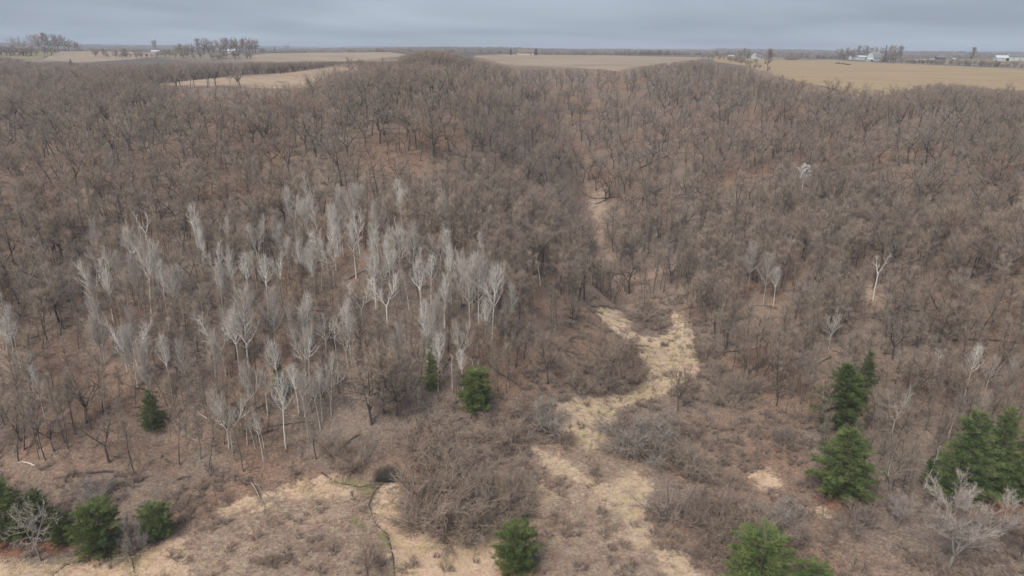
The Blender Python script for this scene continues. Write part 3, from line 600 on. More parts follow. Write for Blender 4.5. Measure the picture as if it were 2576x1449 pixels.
# ------------------------------------------------------------------ plant things
USED = []        # world positions already taken by single plants: (x, y, radius)
def plant(key, name, loc, h, label, cat, group=None, rz=None, wide=1.0, tilt=(0, 0), own=2.2):
    pr = PROTO[key]; s = h / pr['h']; rz = random.uniform(0, 6.28) if rz is None else rz
    e = empty(name, (loc[0], loc[1], loc[2] - 0.05), rz, (s * wide, s * wide, s), tilt, label=label, category=cat, group=group)
    if key.startswith(('shrub', 'brush')): obj('stems', pr['trunk'], e, kind='stuff')
    else: obj('trunk', pr['trunk'], e)
    obj('crown', pr['crown'], e)
    USED.append((loc[0], loc[1], own)); return e
def m_per_px(loc): return float((np.array(loc) - CAM) @ (MR @ np.array([0, 0, -1.0]))) / FPX
def height_for(q, hpx):
    h = 8.0; y0 = project(q)[1]
    for _ in range(6): h *= hpx / max(y0 - project(q + np.array([0, 0, h]))[1], 1e-6)
    return h
def by_px(key, name, px, py, hpx, label, cat, group=None, wide=1.0, hm=None, **kw):
    q = at(px, py); h = hm or height_for(q, hpx); return plant(key, name, q, h, label, cat, group, wide=wide, **kw)
G = 'evergreen pines round the marsh'
for key, px, py, hp, wd, lab in [
        ('pine_0', 26, 1356, 150, .95, 'bright green pine cut by the left edge beside the marsh'), ('pine_1', 112, 1352, 122, .85, 'green pine directly behind the pale dead tree'),
        ('pine_0', 160, 1368, 85, .9, 'small pine on the right shoulder of the dead tree'), ('pine_2', 255, 1390, 122, .95, 'rounded pine between the dead tree and the grey marsh shrub'),
        ('pine_2', 398, 1352, 84, 1.0, 'small round pine rightmost of the lower left row'), ('pine_2', 1299, 1436, 114, .95, 'dense upright pine standing in the straw below the round thicket'),
        ('pine_4', 1903, 1492, 150, .95, 'bright green round-topped pine at the bottom edge'), ('pine_4', 2042, 1492, 72, 1.2, 'low green pine tip just showing at the bottom edge'),
        ('pine_0', 2112, 1250, 168, 1.2, 'dark green pine above the russet needle patch'), ('pine_0', 2108, 1075, 158, 1.1, 'bright green pine higher on the right slope'),
        ('pine_3', 2166, 1030, 145, .9, 'dull green pine half hidden behind the brighter one'), ('pine_1', 2412, 1262, 228, .95, 'largest pine of the dark clump at right'),
        ('pine_1', 2494, 1236, 212, .7, 'tall pine in the clump with a white birch before it'), ('pine_1', 2560, 1262, 195, .66, 'pine at the right edge of the photo'),
        ('pine_3', 2330, 1225, 80, .9, 'small shaded pine on the left flank of the clump'), ('pine_3', 1086, 985, 112, .8, 'thin dark pine among the bare stems left of the ravine'),
        ('pine_2', 1198, 1030, 100, .9, 'bright green bushy pine below the birch stand'), ('pine_3', 708, 1000, 88, 1.1, 'green pine veiled by birch twigs'),
        ('pine_3', 388, 1080, 100, 1.2, 'dim green pine behind brush at far left slope')]:
    by_px(key, 'pine_tree', px, py, hp, lab, 'pine tree', G, wd * (1.15 if hp > 78 else 1.05), own=3.2); a_, b_, _r = USED[-1]; dn = math.hypot(a_, b_); USED.extend([(a_ - a_ / dn * 4.5, b_ - b_ / dn * 4.5, 2.6), (a_ - a_ / dn * 8.5, b_ - b_ / dn * 8.5, 2.0)])
by_px('deadtree', 'dead_tree', 103, 1410, 145, 'pale barkless dead tree in front of the left pines', 'dead tree')
# white birches and aspens: (kind, base x, base y, top y) in the photograph
def z8(x, y): return 251.6 + x * .46287, 461.2 + y * .46287
def z6(x, y): return 1717.4 + x * .4213, 838.6 + y * .4213
B = [('snag_0', 275, 420, 140, 'white forked dead birch with two bare heads high on the slope'), ('birch_1', 530, 350, 100, 'white birch with a bare antler-like top, highest on the slope'),
     ('snag_0', 660, 390, 175, 'white birch right of the antler-topped one'), ('snag_1', 440, 420, 255, 'thin white stem leaning left between the upper birches'),
     ('birch_2', 40, 520, 345, 'small white birch left of the forked dead birch'), ('birch_2', 152, 630, 475, 'small white birch by a dark trunk on the left'),
     ('birch_4', 420, 760, 470, 'pale feathery aspen in the left group'), ('birch_4', 455, 740, 460, 'pale aspen right beside the feathery one'),
     ('birch_3', 560, 720, 530, 'bright bushy-topped birch alone left of centre'), ('birch_0', 735, 640, 405, 'slim white birch at the left end of the main stand'),
     ('birch_0', 810, 660, 395, 'white birch second from the left in the main stand'), ('birch_2', 872, 480, 225, 'tall forked white birch above the main stand'),
     ('birch_0', 852, 570, 375, 'white birch below the tall forked one'), ('birch_0', 915, 700, 405, 'straight white birch with long bare trunk in the main stand'),
     ('birch_1', 990, 620, 375, 'bright white birch at the middle of the main stand'), ('birch_0', 1030, 520, 295, 'white birch behind the bright middle one'),
     ('birch_3', 1135, 370, 195, 'small bright bushy birch above the main stand'), ('birch_4', 1160, 300, 75, 'faint pale aspen highest above the main stand'),
     ('birch_4', 1390, 290, 25, 'broad pale fan-shaped aspen on the upper slope'), ('birch_3', 1310, 400, 135, 'large pale fan-shaped birch below the broad aspen'),
     ('snag_1', 1215, 330, 165, 'tiny white snag between two pale aspens'), ('birch_3', 1272, 560, 275, 'widest white birch in the densest part of the stand'),
     ('birch_1', 1240, 500, 225, 'white birch rising over the densest part'), ('birch_0', 1392, 520, 225, 'thin white birch on the right of the densest part'),
     ('snag_1', 1462, 440, 225, 'slender white snag with a spread top'), ('birch_0', 1142, 620, 365, 'white birch just left of the densest part'),
     ('birch_2', 1205, 580, 378, 'short white birch under the densest part'), ('birch_3', 1540, 660, 345, 'broad cream-topped birch right of the stand'),
     ('birch_0', 1500, 690, 400, 'white birch left of the broad cream-topped one'), ('birch_0', 1597, 590, 370, 'white birch right of the broad cream-topped one'),
     ('birch_1', 1565, 780, 475, 'tall white trunk in front of the cream-topped birch'), ('birch_1', 1430, 780, 515, 'white birch beside a dark ivy-like trunk'),
     ('birch_2', 1680, 690, 480, 'dense small white birch in the right part'), ('birch_0', 1748, 740, 415, 'white birch with tall open crown in right part'),
     ('birch_3', 1850, 540, 245, 'pale plume-like birch highest at right of stand'), ('birch_0', 1890, 510, 255, 'white birch leaning against the pale plume'),
     ('birch_0', 1800, 660, 395, 'thin white birch under the pale plume'), ('snag_1', 1920, 600, 425, 'thin crooked white snag below the plume'),
     ('birch_4', 2060, 800, 415, 'tall pale aspen nearest the ravine'), ('birch_4', 2010, 790, 480, 'pale aspen left of the tallest one by the ravine'), ('birch_0', 2133, 880, 455, 'white birch standing closest to the ravine'),
     ('birch_0', 2090, 930, 640, 'lower white birch by the ravine'), ('birch_1', 1782, 1000, 695, 'white birch rising left of the thin dark pine'),
     ('birch_0', 1838, 1130, 825, 'pale birch in front of the thin dark pine'), ('birch_1', 685, 1040, 670, 'white birch with a V fork in the lower left stand'),
     ('birch_0', 762, 1040, 695, 'straight white birch right of the V fork'), ('birch_4', 966, 960, 585, 'cream aspen with broad plume above a straight stem'),
     ('birch_4', 822, 1080, 605, 'brownish tall aspen between straight birches'), ('birch_3', 1232, 950, 685, 'leafless white birch left of the forked white pair'),
     ('snag_0', 1290, 990, 735, 'bright white forked birch over the big bare oaks'), ('birch_2', 1142, 1120, 785, 'thin white birch beside the bent snag'),
     ('snag_0', 1128, 1100, 865, 'bent white snag with drooping top'), ('birch_1', 205, 1110, 735, 'tall white birch leaning left on lower left slope'),
     ('birch_0', 275, 1090, 825, 'white birch right of the tall leaning one'), ('birch_3', 30, 990, 735, 'white round-headed birch at the lower left'),
     ('birch_2', 372, 930, 735, 'slender white birch between two bigger ones at lower left'), ('birch_4', 482, 1160, 865, 'pale aspen over the dim green pine'),
     ('birch_4', 645, 1130, 865, 'pale aspen left of the veiled green pine'), ('birch_3', 722, 1470, 1115, 'big multi-stemmed pale birch lowest on the left slope'),
     ('birch_1', 700, 1440, 1180, 'pale stem inside the lowest multi-stemmed group'), ('birch_2', 892, 1440, 1255, 'short bright white birch at the foot of the slope'), ('birch_2', 842, 1440, 1275, 'short white birch left of the brightest one at the foot'),
     ('snag_1', 800, 1420, 1175, 'thin white pole left of the foot birches'), ('birch_0', 1010, 1440, 1055, 'white birch in front of the veiled pine'),
     ('birch_0', 912, 1260, 1035, 'grey-white birch left of the veiled pine'), ('birch_0', 1972, 1130, 905, 'white birch above the bright bushy pine'),
     ('snag_0', 2042, 1130, 945, 'white forked snag rising behind the bushy pine'), ('snag_1', 1915, 1120, 915, 'thin white pole left of the bushy pine'),
     ('birch_0', 200, 990, 770, 'white birch under the round-headed one')]
GB = 'white birches and aspens on the left slope'
for key, bx, by, ty, lab in B:
    px, py = z8(bx, by); by_px(key, 'birch_tree' if 'snag' not in key else 'birch_snag', px, py, (by - ty) * .46287 * 1.04, lab, 'birch tree', GB, {'snag_0': 1.0, 'birch_3': 1.05}.get(key, 1.0))
GB2 = 'white birches on the right slope'
for key, bx, by, ty, lab in [('snag_0', 1500, 290, 70, 'white branching snag high at right'), ('birch_0', 1682, 380, 75, 'straight white birch between snag and edge at right'),
        ('birch_3', 1728, 560, 330, 'bright white birch over the dark pine clump'), ('snag_0', 1790, 680, 500, 'white birch in front of the tall pine'),
        ('birch_3', 1240, 640, 325, 'grey-white birch left of the pine clump'), ('birch_2', 1586, 620, 400, 'thin pale birch left of the bright white one'),
        ('birch_4', 1920, 440, 155, 'pale aspen near the right edge'), ('birch_4', 1800, 380, 145, 'pale aspen beside the edge aspen'),
        ('birch_2', 1225, 850, 680, 'small white birch beside the lower pine'), ('snag_1', 1440, 930, 670, 'white pole leaning before the small shaded pine')]:
    px, py = z6(bx, by); by_px(key, 'birch_tree' if 'snag' not in key else 'birch_snag', px, py, (by - ty) * .4213 * 1.04, lab, 'birch tree', GB2)
for key, px, py, hp, lab in [('snag_0', 2196, 755, 130, 'lone thick pale trunk on the open right slope'), ('birch_4', 1920, 770, 130, 'tall pale aspen in the small group right of the ravine'),
        ('birch_4', 1880, 740, 130, 'pale aspen left in the small group right of the ravine'), ('birch_0', 1945, 770, 100, 'white stem right in the small group beyond the ravine'),
        ('birch_3', 2084, 880, 100, 'pale mauve fan birch low on the right slope'), ('snag_1', 1360, 720, 85, 'thin white pole left of the ravine'), ('whitetree', 2018, 478, 66, 'small brilliant white tree high on the right slope'), ('birch_3', 1742, 545, 48, 'small white tree top above the ravine')]:
    by_px(key, 'birch_tree' if 'snag' not in key else 'birch_snag', px, py, hp, lab, 'birch tree', GB2, own=3.5); a_, b_, _r = USED[-1]; dn = math.hypot(a_, b_); USED.extend([(a_ - a_ / dn * k_, b_ - b_ / dn * k_, 3.2) for k_ in (6, 12, 18, 24)])
MARKS = [(n_, at(*p_)) for n_, p_ in [('bent white snag', z8(1128, 1100)), ('V-forked white birch', z8(685, 1040)), ('spreading tan oak', (935, 1068)), ('bright bushy pine', (1198, 1030)), ('thin dark pine', (1086, 985)), ('egg-shaped brown tree', (1378, 966)),
    ('forked dead birch', z8(275, 420)), ('antler-topped birch', z8(530, 350)), ('pale plume birch', z8(1850, 540)), ('broad fan aspen', z8(1390, 290)), ('dim green pine', (388, 1080)), ('tall leaning birch', z8(205, 1110)), ('round-headed birch', z8(30, 990)),
    ('multi-stemmed pale birch', z8(722, 1470)), ('cream-topped birch', z8(1540, 660)), ('straw clearing', (1690, 880)), ('dark ravine-mouth log', (1525, 777)), ('lone pale trunk', (2196, 755)), ('upper right pine', (2108, 1072)), ('lower right pine', (2112, 1248)),
    ('dark pine clump', (2440, 1250)), ('brilliant white tree', (2018, 470)), ('large domed shrub', (1830, 1018)), ('long right-slope log', (2430, 868)), ('small aspen group', (1910, 765)), ('open ravine floor', (1520, 620)), ('left row of pines', (200, 1360)), ('widest white birch', z8(1272, 560))]]
MPX = np.array([project(p_) for n_, p_ in MARKS]); TAKEN = {}
ORD = ['', 'second ', 'third ', 'fourth ', 'fifth ', 'sixth ', 'seventh ', 'eighth ', 'ninth ', 'tenth '] + ['%dth ' % k_ for k_ in range(11, 60)]
def name_by(look, noun, loc):
    """a label that tells one tree from its neighbours by the nearest landmark and the side it stands on"""
    px, py = project(np.asarray(loc, float)); d_ = MPX - np.array([px, py]); k_ = int(np.argmin((d_ ** 2).sum(1))); dx, dy = -d_[k_]
    rel_ = ('right of' if dx > 0 else 'left of') if abs(dx) > abs(dy) else ('downhill from' if dy > 0 else 'uphill from')
    key_ = '%s %s %s the %s' % (look, noun, rel_, MARKS[k_][0]); n_ = TAKEN.get(key_, 0); TAKEN[key_] = n_ + 1
    return (ORD[n_] + key_).strip()
DRIFT = poly([(0, 780), (0, 760), (250, 690), (420, 640), (560, 620), (760, 560), (930, 540), (1120, 600), (1270, 720), (1290, 860), (1180, 960), (900, 980), (740, 1150), (560, 1195), (430, 1080), (100, 1080), (0, 1000)])
lo_, hi_ = DRIFT.min(0), DRIFT.max(0); rd_ = np.random.default_rng(4); nd = 0
while nd < 150:
    c_ = rd_.uniform(lo_, hi_)
    if not inside(DRIFT, np.array([c_[0]]), np.array([c_[1]]))[0] or vnoise(c_[:1] / 9, c_[1:] / 9, 5)[0] < .38: continue
    ky = ['birch_4', 'birch_0', 'birch_2', 'birch_1', 'birch_4', 'birch_0', 'birch_3'][nd % 7]; px, py = project(np.array([c_[0], c_[1], float(H(*c_))])); side = 'left end' if px < 480 else 'middle' if px < 850 else 'right end'
    plant(ky, 'aspen_tree', (c_[0], c_[1], float(H(*c_))), rd_.uniform(9.5, 14.5), {'birch_4': 'feathery pale grey', 'birch_3': 'broad cream', 'birch_0': 'slim white', 'birch_1': 'forked white', 'birch_2': 'thin cream-twigged'}[ky] and name_by({'birch_4': 'feathery pale grey', 'birch_3': 'broad cream', 'birch_0': 'slim white', 'birch_1': 'forked white', 'birch_2': 'thin cream-twigged'}[ky], 'aspen', (c_[0], c_[1], float(H(*c_)))), 'aspen tree', 'pale aspens filling the ' + side + ' of the stand', wide=rd_.uniform(.62, .95), own=.9); nd += 1
# large single bare trees
for key, px, py, hp, wd, lab in [
        ('fineoak_0', 935, 1068, 190, .82, 'wide spreading tan oak on the open knoll'), ('fineoak_0', 998, 1046, 175, .75, 'dark-limbed oak just right of the spreading tan oak'), ('fineoak_1', 966, 1040, 175, .7, 'oak between the two spreading ones'),
        ('fineoak_1', 1378, 966, 128, .85, 'egg-shaped brown tree with dark stem left of the clearing'), ('fineoak_2', 2385, 1428, 200, 1.1, 'big pale pinkish tree with white limbs at lower right'),
        ('fineoak_1', 2568, 1400, 120, .9, 'brown tree cut by the right edge below the pines'), ('fineoak_1', 1705, 1035, 110, .8, 'reddish-stemmed tree beside the mown track'),
        ('fineoak_1', 925, 1460, 95, .95, 'rounded reddish small tree at bottom edge by stream'), ('fineoak_2', 2255, 1330, 85, .85, 'pale rounded tree left of the big pinkish one'),
        ('tree_06', 1975, 1040, 90, .9, 'small dark-stemmed tree on the lower right slope'), ('tree_08', 2015, 1060, 70, .9, 'short sapling-like tree right of the small dark-stemmed one'),
        ('tree_04', 1620, 770, 100, .9, 'slender tree at the mouth of the ravine'), ('tree_01', 1440, 810, 75, .9, 'blue-grey small tree left of the ravine mouth'),
        ('tree_09', 1735, 800, 80, .9, 'rounded grey tree right of the track head'), ('tree_08', 2065, 1120, 75, .9, 'thin tree beside the pine on the right slope')]:
    by_px(key, 'bare_tree', px, py, hp, lab, 'tree', 'large single bare trees', wd)
# thickets and single shrubs: (kind, base x, base y, height px, width factor, label)
SH = [('shrub_3', 1085, 1265, 118, 1.15, 'tan domed bush forming the upper left of the round thicket'), ('shrub_0', 1170, 1238, 95, 1.3, 'olive bush at the back of the round thicket'), ('shrub_0', 1262, 1255, 100, 1.2, 'grey bush at the right of the round thicket'),
      ('shrub_3', 1085, 1320, 85, 1.3, 'brown bush on the left rim of the round thicket'), ('shrub_0', 1165, 1318, 85, 1.4, 'dark bush at the heart of the round thicket'), ('shrub_3', 1245, 1318, 85, 1.3, 'grey-brown bush on the right rim of the round thicket'),
      ('shrub_1', 1140, 1350, 60, 1.4, 'low bush at the front left of the round thicket'), ('shrub_0', 1205, 1350, 58, 1.4, 'low grey bush at the front right of the round thicket'), ('shrub_1', 1290, 1290, 70, 1.2, 'brown bush on the outer right of the round thicket'), ('shrub_3', 1045, 1285, 70, 1.0, 'small bush on the outer left of the round thicket'),
      ('shrub_0', 1465, 985, 85, 1.0, 'blue-grey domed shrub left in the clearing thicket'), ('shrub_1', 1545, 905, 75, 1.4, 'brown bush at the top of the clearing thicket'), ('shrub_3', 1580, 955, 75, 1.3, 'dark olive bush against the clearing'), ('shrub_1', 1520, 970, 70, 1.4, 'brown bush in the middle of the clearing thicket'), ('shrub_3', 1500, 930, 70, 1.2, 'olive bush inside the clearing thicket'),
      ('shrub_0', 1830, 1018, 95, 1.0, 'large grey domed shrub right of the track'), ('shrub_2', 1880, 985, 60, 1.0, 'smaller grey shrub behind the large domed one'), ('shrub_4', 1610, 1130, 75, 1.6, 'greenish grey bush below the clearing'), ('shrub_0', 1670, 1150, 75, 1.5, 'wide grey bush below the clearing'), ('shrub_2', 1580, 1095, 55, 1.4, 'low bush at the lower edge of the track'),
      ('shrub_0', 1758, 1200, 88, 1.05, 'round pale grey shrub standing alone right of centre'), ('shrub_2', 1972, 1122, 55, 1.0, 'small dark grey round shrub on the right slope'), ('shrub_2', 1690, 1305, 85, 1.1, 'dark mauve shrub left in the lower right thicket'),
      ('shrub_1', 1790, 1330, 75, 1.5, 'brown bush in the lower right thicket'), ('shrub_3', 1870, 1300, 60, 1.5, 'olive bush at the top of the lower right thicket'), ('shrub_0', 1900, 1360, 75, 1.4, 'grey bush above the bottom edge pine'), ('shrub_1', 1820, 1390, 65, 1.5, 'brown bush left of the bottom edge pine'), ('shrub_2', 1980, 1350, 60, 1.4, 'mauve bush right in the lower right thicket'), ('shrub_4', 1960, 1310, 55, 1.4, 'pale bush at the right rim of the lower thicket'),
      ('shrub_1', 1420, 1115, 34, 1.3, 'low dark brown mound on the straw clearing'), ('shrub_1', 1595, 832, 22, 1.0, 'small round dark bush at the top of the clearing'), ('shrub_4', 330, 1385, 75, .9, 'pale grey scraggly shrub between two marsh pines'), ('shrub_4', 245, 1260, 55, 1.1, 'pale twiggy shrub on the lower left slope'),
      ('shrub_2', 70, 1330, 45, 1.0, 'grey misty shrub behind the left pines'), ('shrub_2', 40, 1262, 60, 1.2, 'mauve-grey shrub at the left edge'), ('shrub_3', 900, 1170, 70, 1.4, 'brown brush above the ditch'), ('shrub_1', 1060, 1130, 70, 1.4, 'russet brush above the round thicket'), ('shrub_1', 840, 1140, 50, 1.3, 'low brush left of the ditch head'),
      ('shrub_0', 1440, 800, 50, 1.0, 'grey shrub left of the ravine mouth'), ('shrub_2', 1620, 800, 60, 1.1, 'dark shrub in the ravine mouth'), ('shrub_1', 1775, 900, 60, 1.0, 'brown shrub on the right rim of the clearing'), ('shrub_2', 1790, 950, 55, 1.0, 'grey-brown shrub above the big domed shrub'), ('shrub_2', 2150, 1330, 75, 1.1, 'dark mauve brush beside the russet needle patch'),
      ('shrub_4', 1370, 1080, 75, 1.0, 'grey brush under the egg-shaped tree'), ('shrub_1', 1330, 1050, 55, 1.2, 'brown brush left of the straw clearing'), ('shrub_1', 1280, 1110, 60, 1.5, 'brown thorn brush behind the round thicket'), ('shrub_1', 2490, 1330, 45, 1.1, 'low brown brush under the pine clump'), ('shrub_1', 1740, 1100, 40, 1.4, 'low brush beside the faint trail')]
for key, px, py, hp, wd, lab in SH: by_px(key, 'shrub', px, py, hp * (.95 if 'round thicket' in lab else .80), lab, 'shrub', 'shrubs and thickets round the marsh', wd * random.uniform(.9, 1.15), own=1.0, tilt=(random.gauss(0, .10), random.gauss(0, .10)))
# fallen trunks
def log(a, b, r0, mat, label, branches=5, seed=0, name='fallen_log'):
    p, q = at(*a), at(*b); r = random.Random(seed); T, C = Wood(), Wood(); L = np.linalg.norm(q - p); nrm = 7; pts = []; BR = []
    for i in range(nrm + 1):
        t = i / nrm; x, y = p[0] + (q[0] - p[0]) * t + r.gauss(0, L * .012), p[1] + (q[1] - p[1]) * t + r.gauss(0, L * .012); pts.append(np.array([x, y, float(H(x, y)) + r0 * 0.8 + (0.25 * math.sin(t * 3))]))
    pts = [c_ - p for c_ in pts]
    for i in range(nrm): T.seg(pts[i], pts[i + 1], r0 * (1 - .8 * i / nrm), r0 * (1 - .8 * (i + 1) / nrm), 7)
    for k in range(branches):
        s, d = along(pts, r.uniform(0.45, 0.98)); dd = side_dir(d, r.uniform(-1.2, 1.2) + (math.pi if r.random() < .5 else 0), R(r.uniform(25, 55))); dd[2] = abs(dd[2]) * .35
        C = Wood(); BR.append(C); bp, _ = stem(C, r, s, dd, L * r.uniform(.12, .28), r0 * .35, .02, 4, .1, 0.0, 4)
        for j in range(3): s2, d2 = along(bp, r.uniform(.3, .95)); stem(C, r, s2, side_dir(d2, r.uniform(0, 6.3), R(40)), L * .08, .025, .012, 2, .15, 0.02, 3)
    tv, tp = T.arrays(); e = empty(name, p, label=label, category='log', group='fallen trunks on the forest floor'); obj('trunk', mesh_from('log', tv, tp, [mat]), e)
    for C in BR: cv2, cp2 = C.arrays(); obj('branch', mesh_from('log_branch', cv2, cp2, [mat]), e)
for k, (a, b, r0, m, lab, nb) in enumerate([((634, 1216), (668, 1285), .15, 'bark_pale', 'pale forked fallen trunk lying out onto the straw', 8), ((640, 1218), (705, 1275), .12, 'bark_pale', 'second pale fallen stem splayed beside the forked one', 8),
        ((285, 1188), (135, 1207), .22, 'bark_dark', 'long dark log lying on the lower left slope', 2), ((1236, 926), (1322, 985), .22, 'bark_mid', 'grey fallen trunk sloping down left of the clearing', 3), ((1490, 772), (1560, 782), .2, 'bark_dark', 'dark log across the ravine mouth', 4),
        ((2576, 868), (2290, 868), .25, 'bark_dark', 'long dark log across the right slope', 4), ((905, 1092), (852, 1136), .2, 'bark_dark', 'dark fallen branch on the open knoll', 2), ((1800, 888), (1960, 872), .2, 'bark_dark', 'dark fallen log right of the track head', 4), ((395, 920), (440, 965), .2, 'bark_dark', 'dark arched log among the lower left birches', 3),
        ((2095, 830), (2160, 790), .2, 'bark_dark', 'dark curved log on the middle right slope', 3), ((1480, 660), (1600, 690), .25, 'bark_dark', 'dark log lying in the ravine', 3), ((1600, 430), (1720, 385), .3, 'bark_dark', 'long dark log on the ravine wall', 2), ((90, 1172), (45, 1165), .12, 'bark_white', 'short white pole lying at the left', 0), ((530, 1060), (480, 1030), .1, 'bark_white', 'thin white pole lying near the dim pine', 2),
        ((500, 1112), (410, 1065), .16, 'bark_pale', 'pale trunk fallen beside the dim pine', 4), ((1560, 500), (1450, 470), .25, 'bark_dark', 'dark log on the left ravine wall', 2), ((560, 470), (500, 455), .3, 'bark_dark', 'dark heap-like log high on the left slope', 6)]): log(a, b, r0, m, lab, nb, 40 + k)
rl = random.Random(8); nl_ = 0
while nl_ < 46:
    px, py = rl.uniform(20, 2560), rl.uniform(420, 1080); q_ = at(px, py); a = rl.uniform(0, 6.28); L_ = rl.uniform(5, 11); e_ = q_ + np.array([math.cos(a) * L_, math.sin(a) * L_ * .6, 0]); e_[2] = float(H(e_[0], e_[1])); p2 = project(e_)
    if any(inside(pg, np.array([q_[0]]), np.array([q_[1]]))[0] for pg in STRAW + SEDGE) or not (10 < p2[0] < 2566): continue
    side = 'left edge slope' if px < 330 else 'birch slope' if px < 1100 else 'ravine sides' if px < 1760 else 'right slope'; hgt = 'lower' if py > 800 else 'middle' if py > 600 else 'upper'
    log((px, py), (float(p2[0]), float(p2[1])), rl.uniform(.14, .24), rl.choice(['bark_dark', 'bark_dark', 'bark_mid']), name_by('dark', 'fallen trunk under trees', q_), 2, 200 + nl_); nl_ += 1
# ------------------------------------------------------------------ farms on the plateau
def prism(pts, y0, y1):
    n = len(pts); v = [(x, y0, z) for x, z in pts] + [(x, y1, z) for x, z in pts]; return v, [list(range(n))[::-1], list(range(n, 2 * n))] + [[i, (i + 1) % n, (i + 1) % n + n, i + n] for i in range(n)]
def pyobj(name, v, f, mat, parent):
    me = bpy.data.meshes.new(name); me.from_pydata(v, [], f); me.materials.append(MATS[mat]); return obj(name, me, parent)
def box(name, c, s, mat, parent):
    x, y, z = c; a, b, h = s[0] / 2, s[1] / 2, s[2]; return pyobj(name, *prism([(x - a, z), (x + a, z), (x + a, z + h), (x - a, z + h)], y - b, y + b), mat, parent)
def building(name, loc, rz, L, Wd, wall, ridge, label, cat, wm, rm, gambrel=False, wins=4, doors=1, chimney=False, group=None, big_door=False):
    """gabled building with its ridge along local x"""
    e = empty(name, loc, rz, label=label, category=cat, group=group); h = Wd / 2
    prof = [(-h, -1.0), (h, -1.0), (h, wall), (h * .72, wall + (ridge - wall) * .62), (0, ridge), (-h * .72, wall + (ridge - wall) * .62), (-h, wall)] if gambrel else [(-h, -1.0), (h, -1.0), (h, wall), (0, ridge), (-h, wall)]
    v, f = prism(prof, -L / 2, L / 2); wv = [(y, x, z) for x, y, z in v]; pyobj('wall', wv, [q[::-1] for q in f], wm, e)
    up = prof[2:] ; o = .45; t = .22
    out = [(up[0][0] + o, up[0][1] - .25)] + [(x, z + .06) for x, z in up[1:-1]] + [(up[-1][0] - o, up[-1][1] - .25)]; rp_ = out + [(x, z + t) for x, z in out[::-1]]
    v, f = prism(rp_, -L / 2 - .5, L / 2 + .5); n = len(out); m = 2 * n
    f = [[i, (i + 1) % m, (i + 1) % m + m, i + m] for i in range(m)] + [[i, i + 1, m - 2 - i, m - 1 - i][::-1] for i in range(n - 1)] + [[i + m, i + 1 + m, 2 * m - 2 - i, 2 * m - 1 - i] for i in range(n - 1)]
    rf = pyobj('roof', [(y, x, z) for x, y, z in v], f, rm, e)
    if chimney: box('chimney', (L * .2, 0, ridge - .4), (.8, .8, 1.5), 'rust', rf)
    for k in range(wins):
        x = -L / 2 + L * (k + .75) / (wins + .5); wn = box('window', (x, -h - .03, wall * .42), (1.3, .12, wall * .34), 'white_paint', e); box('pane', (x, -h - .1, wall * .42 + .1), (1.05, .06, wall * .34 - .2), 'glass', wn)
    for k in range(doors):
        dw, dh = (3.6, min(3.4, wall * .85)) if big_door else (1.1, 2.1); box('door', (L * (.32 - .3 * k), -h - .04, 0), (dw, .12, dh), 'dark_open' if big_door else 'dark_wood', e)
    return e
def bpx(name, px, py, wpx, yaw, *a, ratio=None, **kw):
    q = at(px, py); L = wpx * m_per_px(q); return building(name, q, yaw, L, *a, **kw), q
GF = 'farm buildings on the plateau'
q = at(390, 131); e = empty('silo', q, label='tall stave silo with domed cap beside the white barn', category='silo', group=GF)
mpp = m_per_px(q); hs = 27 * mpp; rs = 5.2 * mpp; th = np.arange(24) * 2 * np.pi / 24
v = [(rs * math.cos(t), rs * math.sin(t), z) for z in (-1, hs) for t in th]; pyobj('barrel', v, [[i, (i + 1) % 24, (i + 1) % 24 + 24, i + 24] for i in range(24)], 'stave', e)
dv = [(rs * 1.02 * math.cos(t) * math.cos(a), rs * 1.02 * math.sin(t) * math.cos(a), hs + rs * .9 * math.sin(a)) for a in (0, .4, .8, 1.2, 1.5) for t in th]
dm = pyobj('cap', dv, [[i + 24 * k, (i + 1) % 24 + 24 * k, (i + 1) % 24 + 24 * (k + 1), i + 24 * (k + 1)] for k in range(4) for i in range(24)] + [list(range(96, 120))], 'dome_metal', e)
for k in range(9):
    z = hs * (k + .5) / 9; vv = [(rs * (1.0 + .015 * s) * math.cos(t), rs * (1.0 + .015 * s) * math.sin(t), z + dz) for s, dz in ((0, -.12), (1, -.12), (1, .12), (0, .12)) for t in th]
    pyobj('hoop', vv, [[i + 24 * j, (i + 1) % 24 + 24 * j, (i + 1) % 24 + 24 * (j + 1), i + 24 * (j + 1)] for j in range(3) for i in range(24)], 'dark_wood', e)
box('chute', (rs * .9, -rs * .6, 0), (rs * .35, rs * .35, hs * .96), 'stave', e)
bpx('barn', 412, 132, 38, R(4), 9, 3.6, 7, 'long white metal barn beside the silo', 'barn', 'white_paint', 'metal_roof', group=GF, wins=6)
bpx('shed', 393, 133, 20, R(6), 6, 2.0, 3.6, 'low white shed in front of the silo', 'shed', 'white_paint', 'metal_roof', group=GF, wins=2)
bpx('shed', 585, 134, 18, R(-6), 8, 3.0, 5.5, 'white roofed shed showing among the left farm trees', 'shed', 'white_paint', 'metal_roof', group=GF, wins=2)
bpx('ranch_house', 1322, 139, 40, R(3), 9, 3.4, 6.4, 'long low cream ranch house between two evergreens', 'house', 'cream_wall', 'brown_roof', group=GF, wins=5, chimney=True)
bpx('long_shed', 1752, 138, 36, R(-2), 9, 2.4, 3.8, 'very long white low roof beyond the centre field', 'shed', 'white_paint', 'metal_roof', group=GF, wins=0, doors=0)
bpx('farmhouse', 1897, 147, 11, R(80), 8, 4.2, 8.5, 'white gabled farmhouse left of the lone tree', 'house', 'white_paint', 'grey_roof', group=GF, wins=2)
bpx('farmhouse', 1908, 148, 14, R(8), 7, 2.8, 5.4, 'low white wing beside the gabled farmhouse', 'house', 'white_paint', 'grey_roof', group=GF, wins=2)
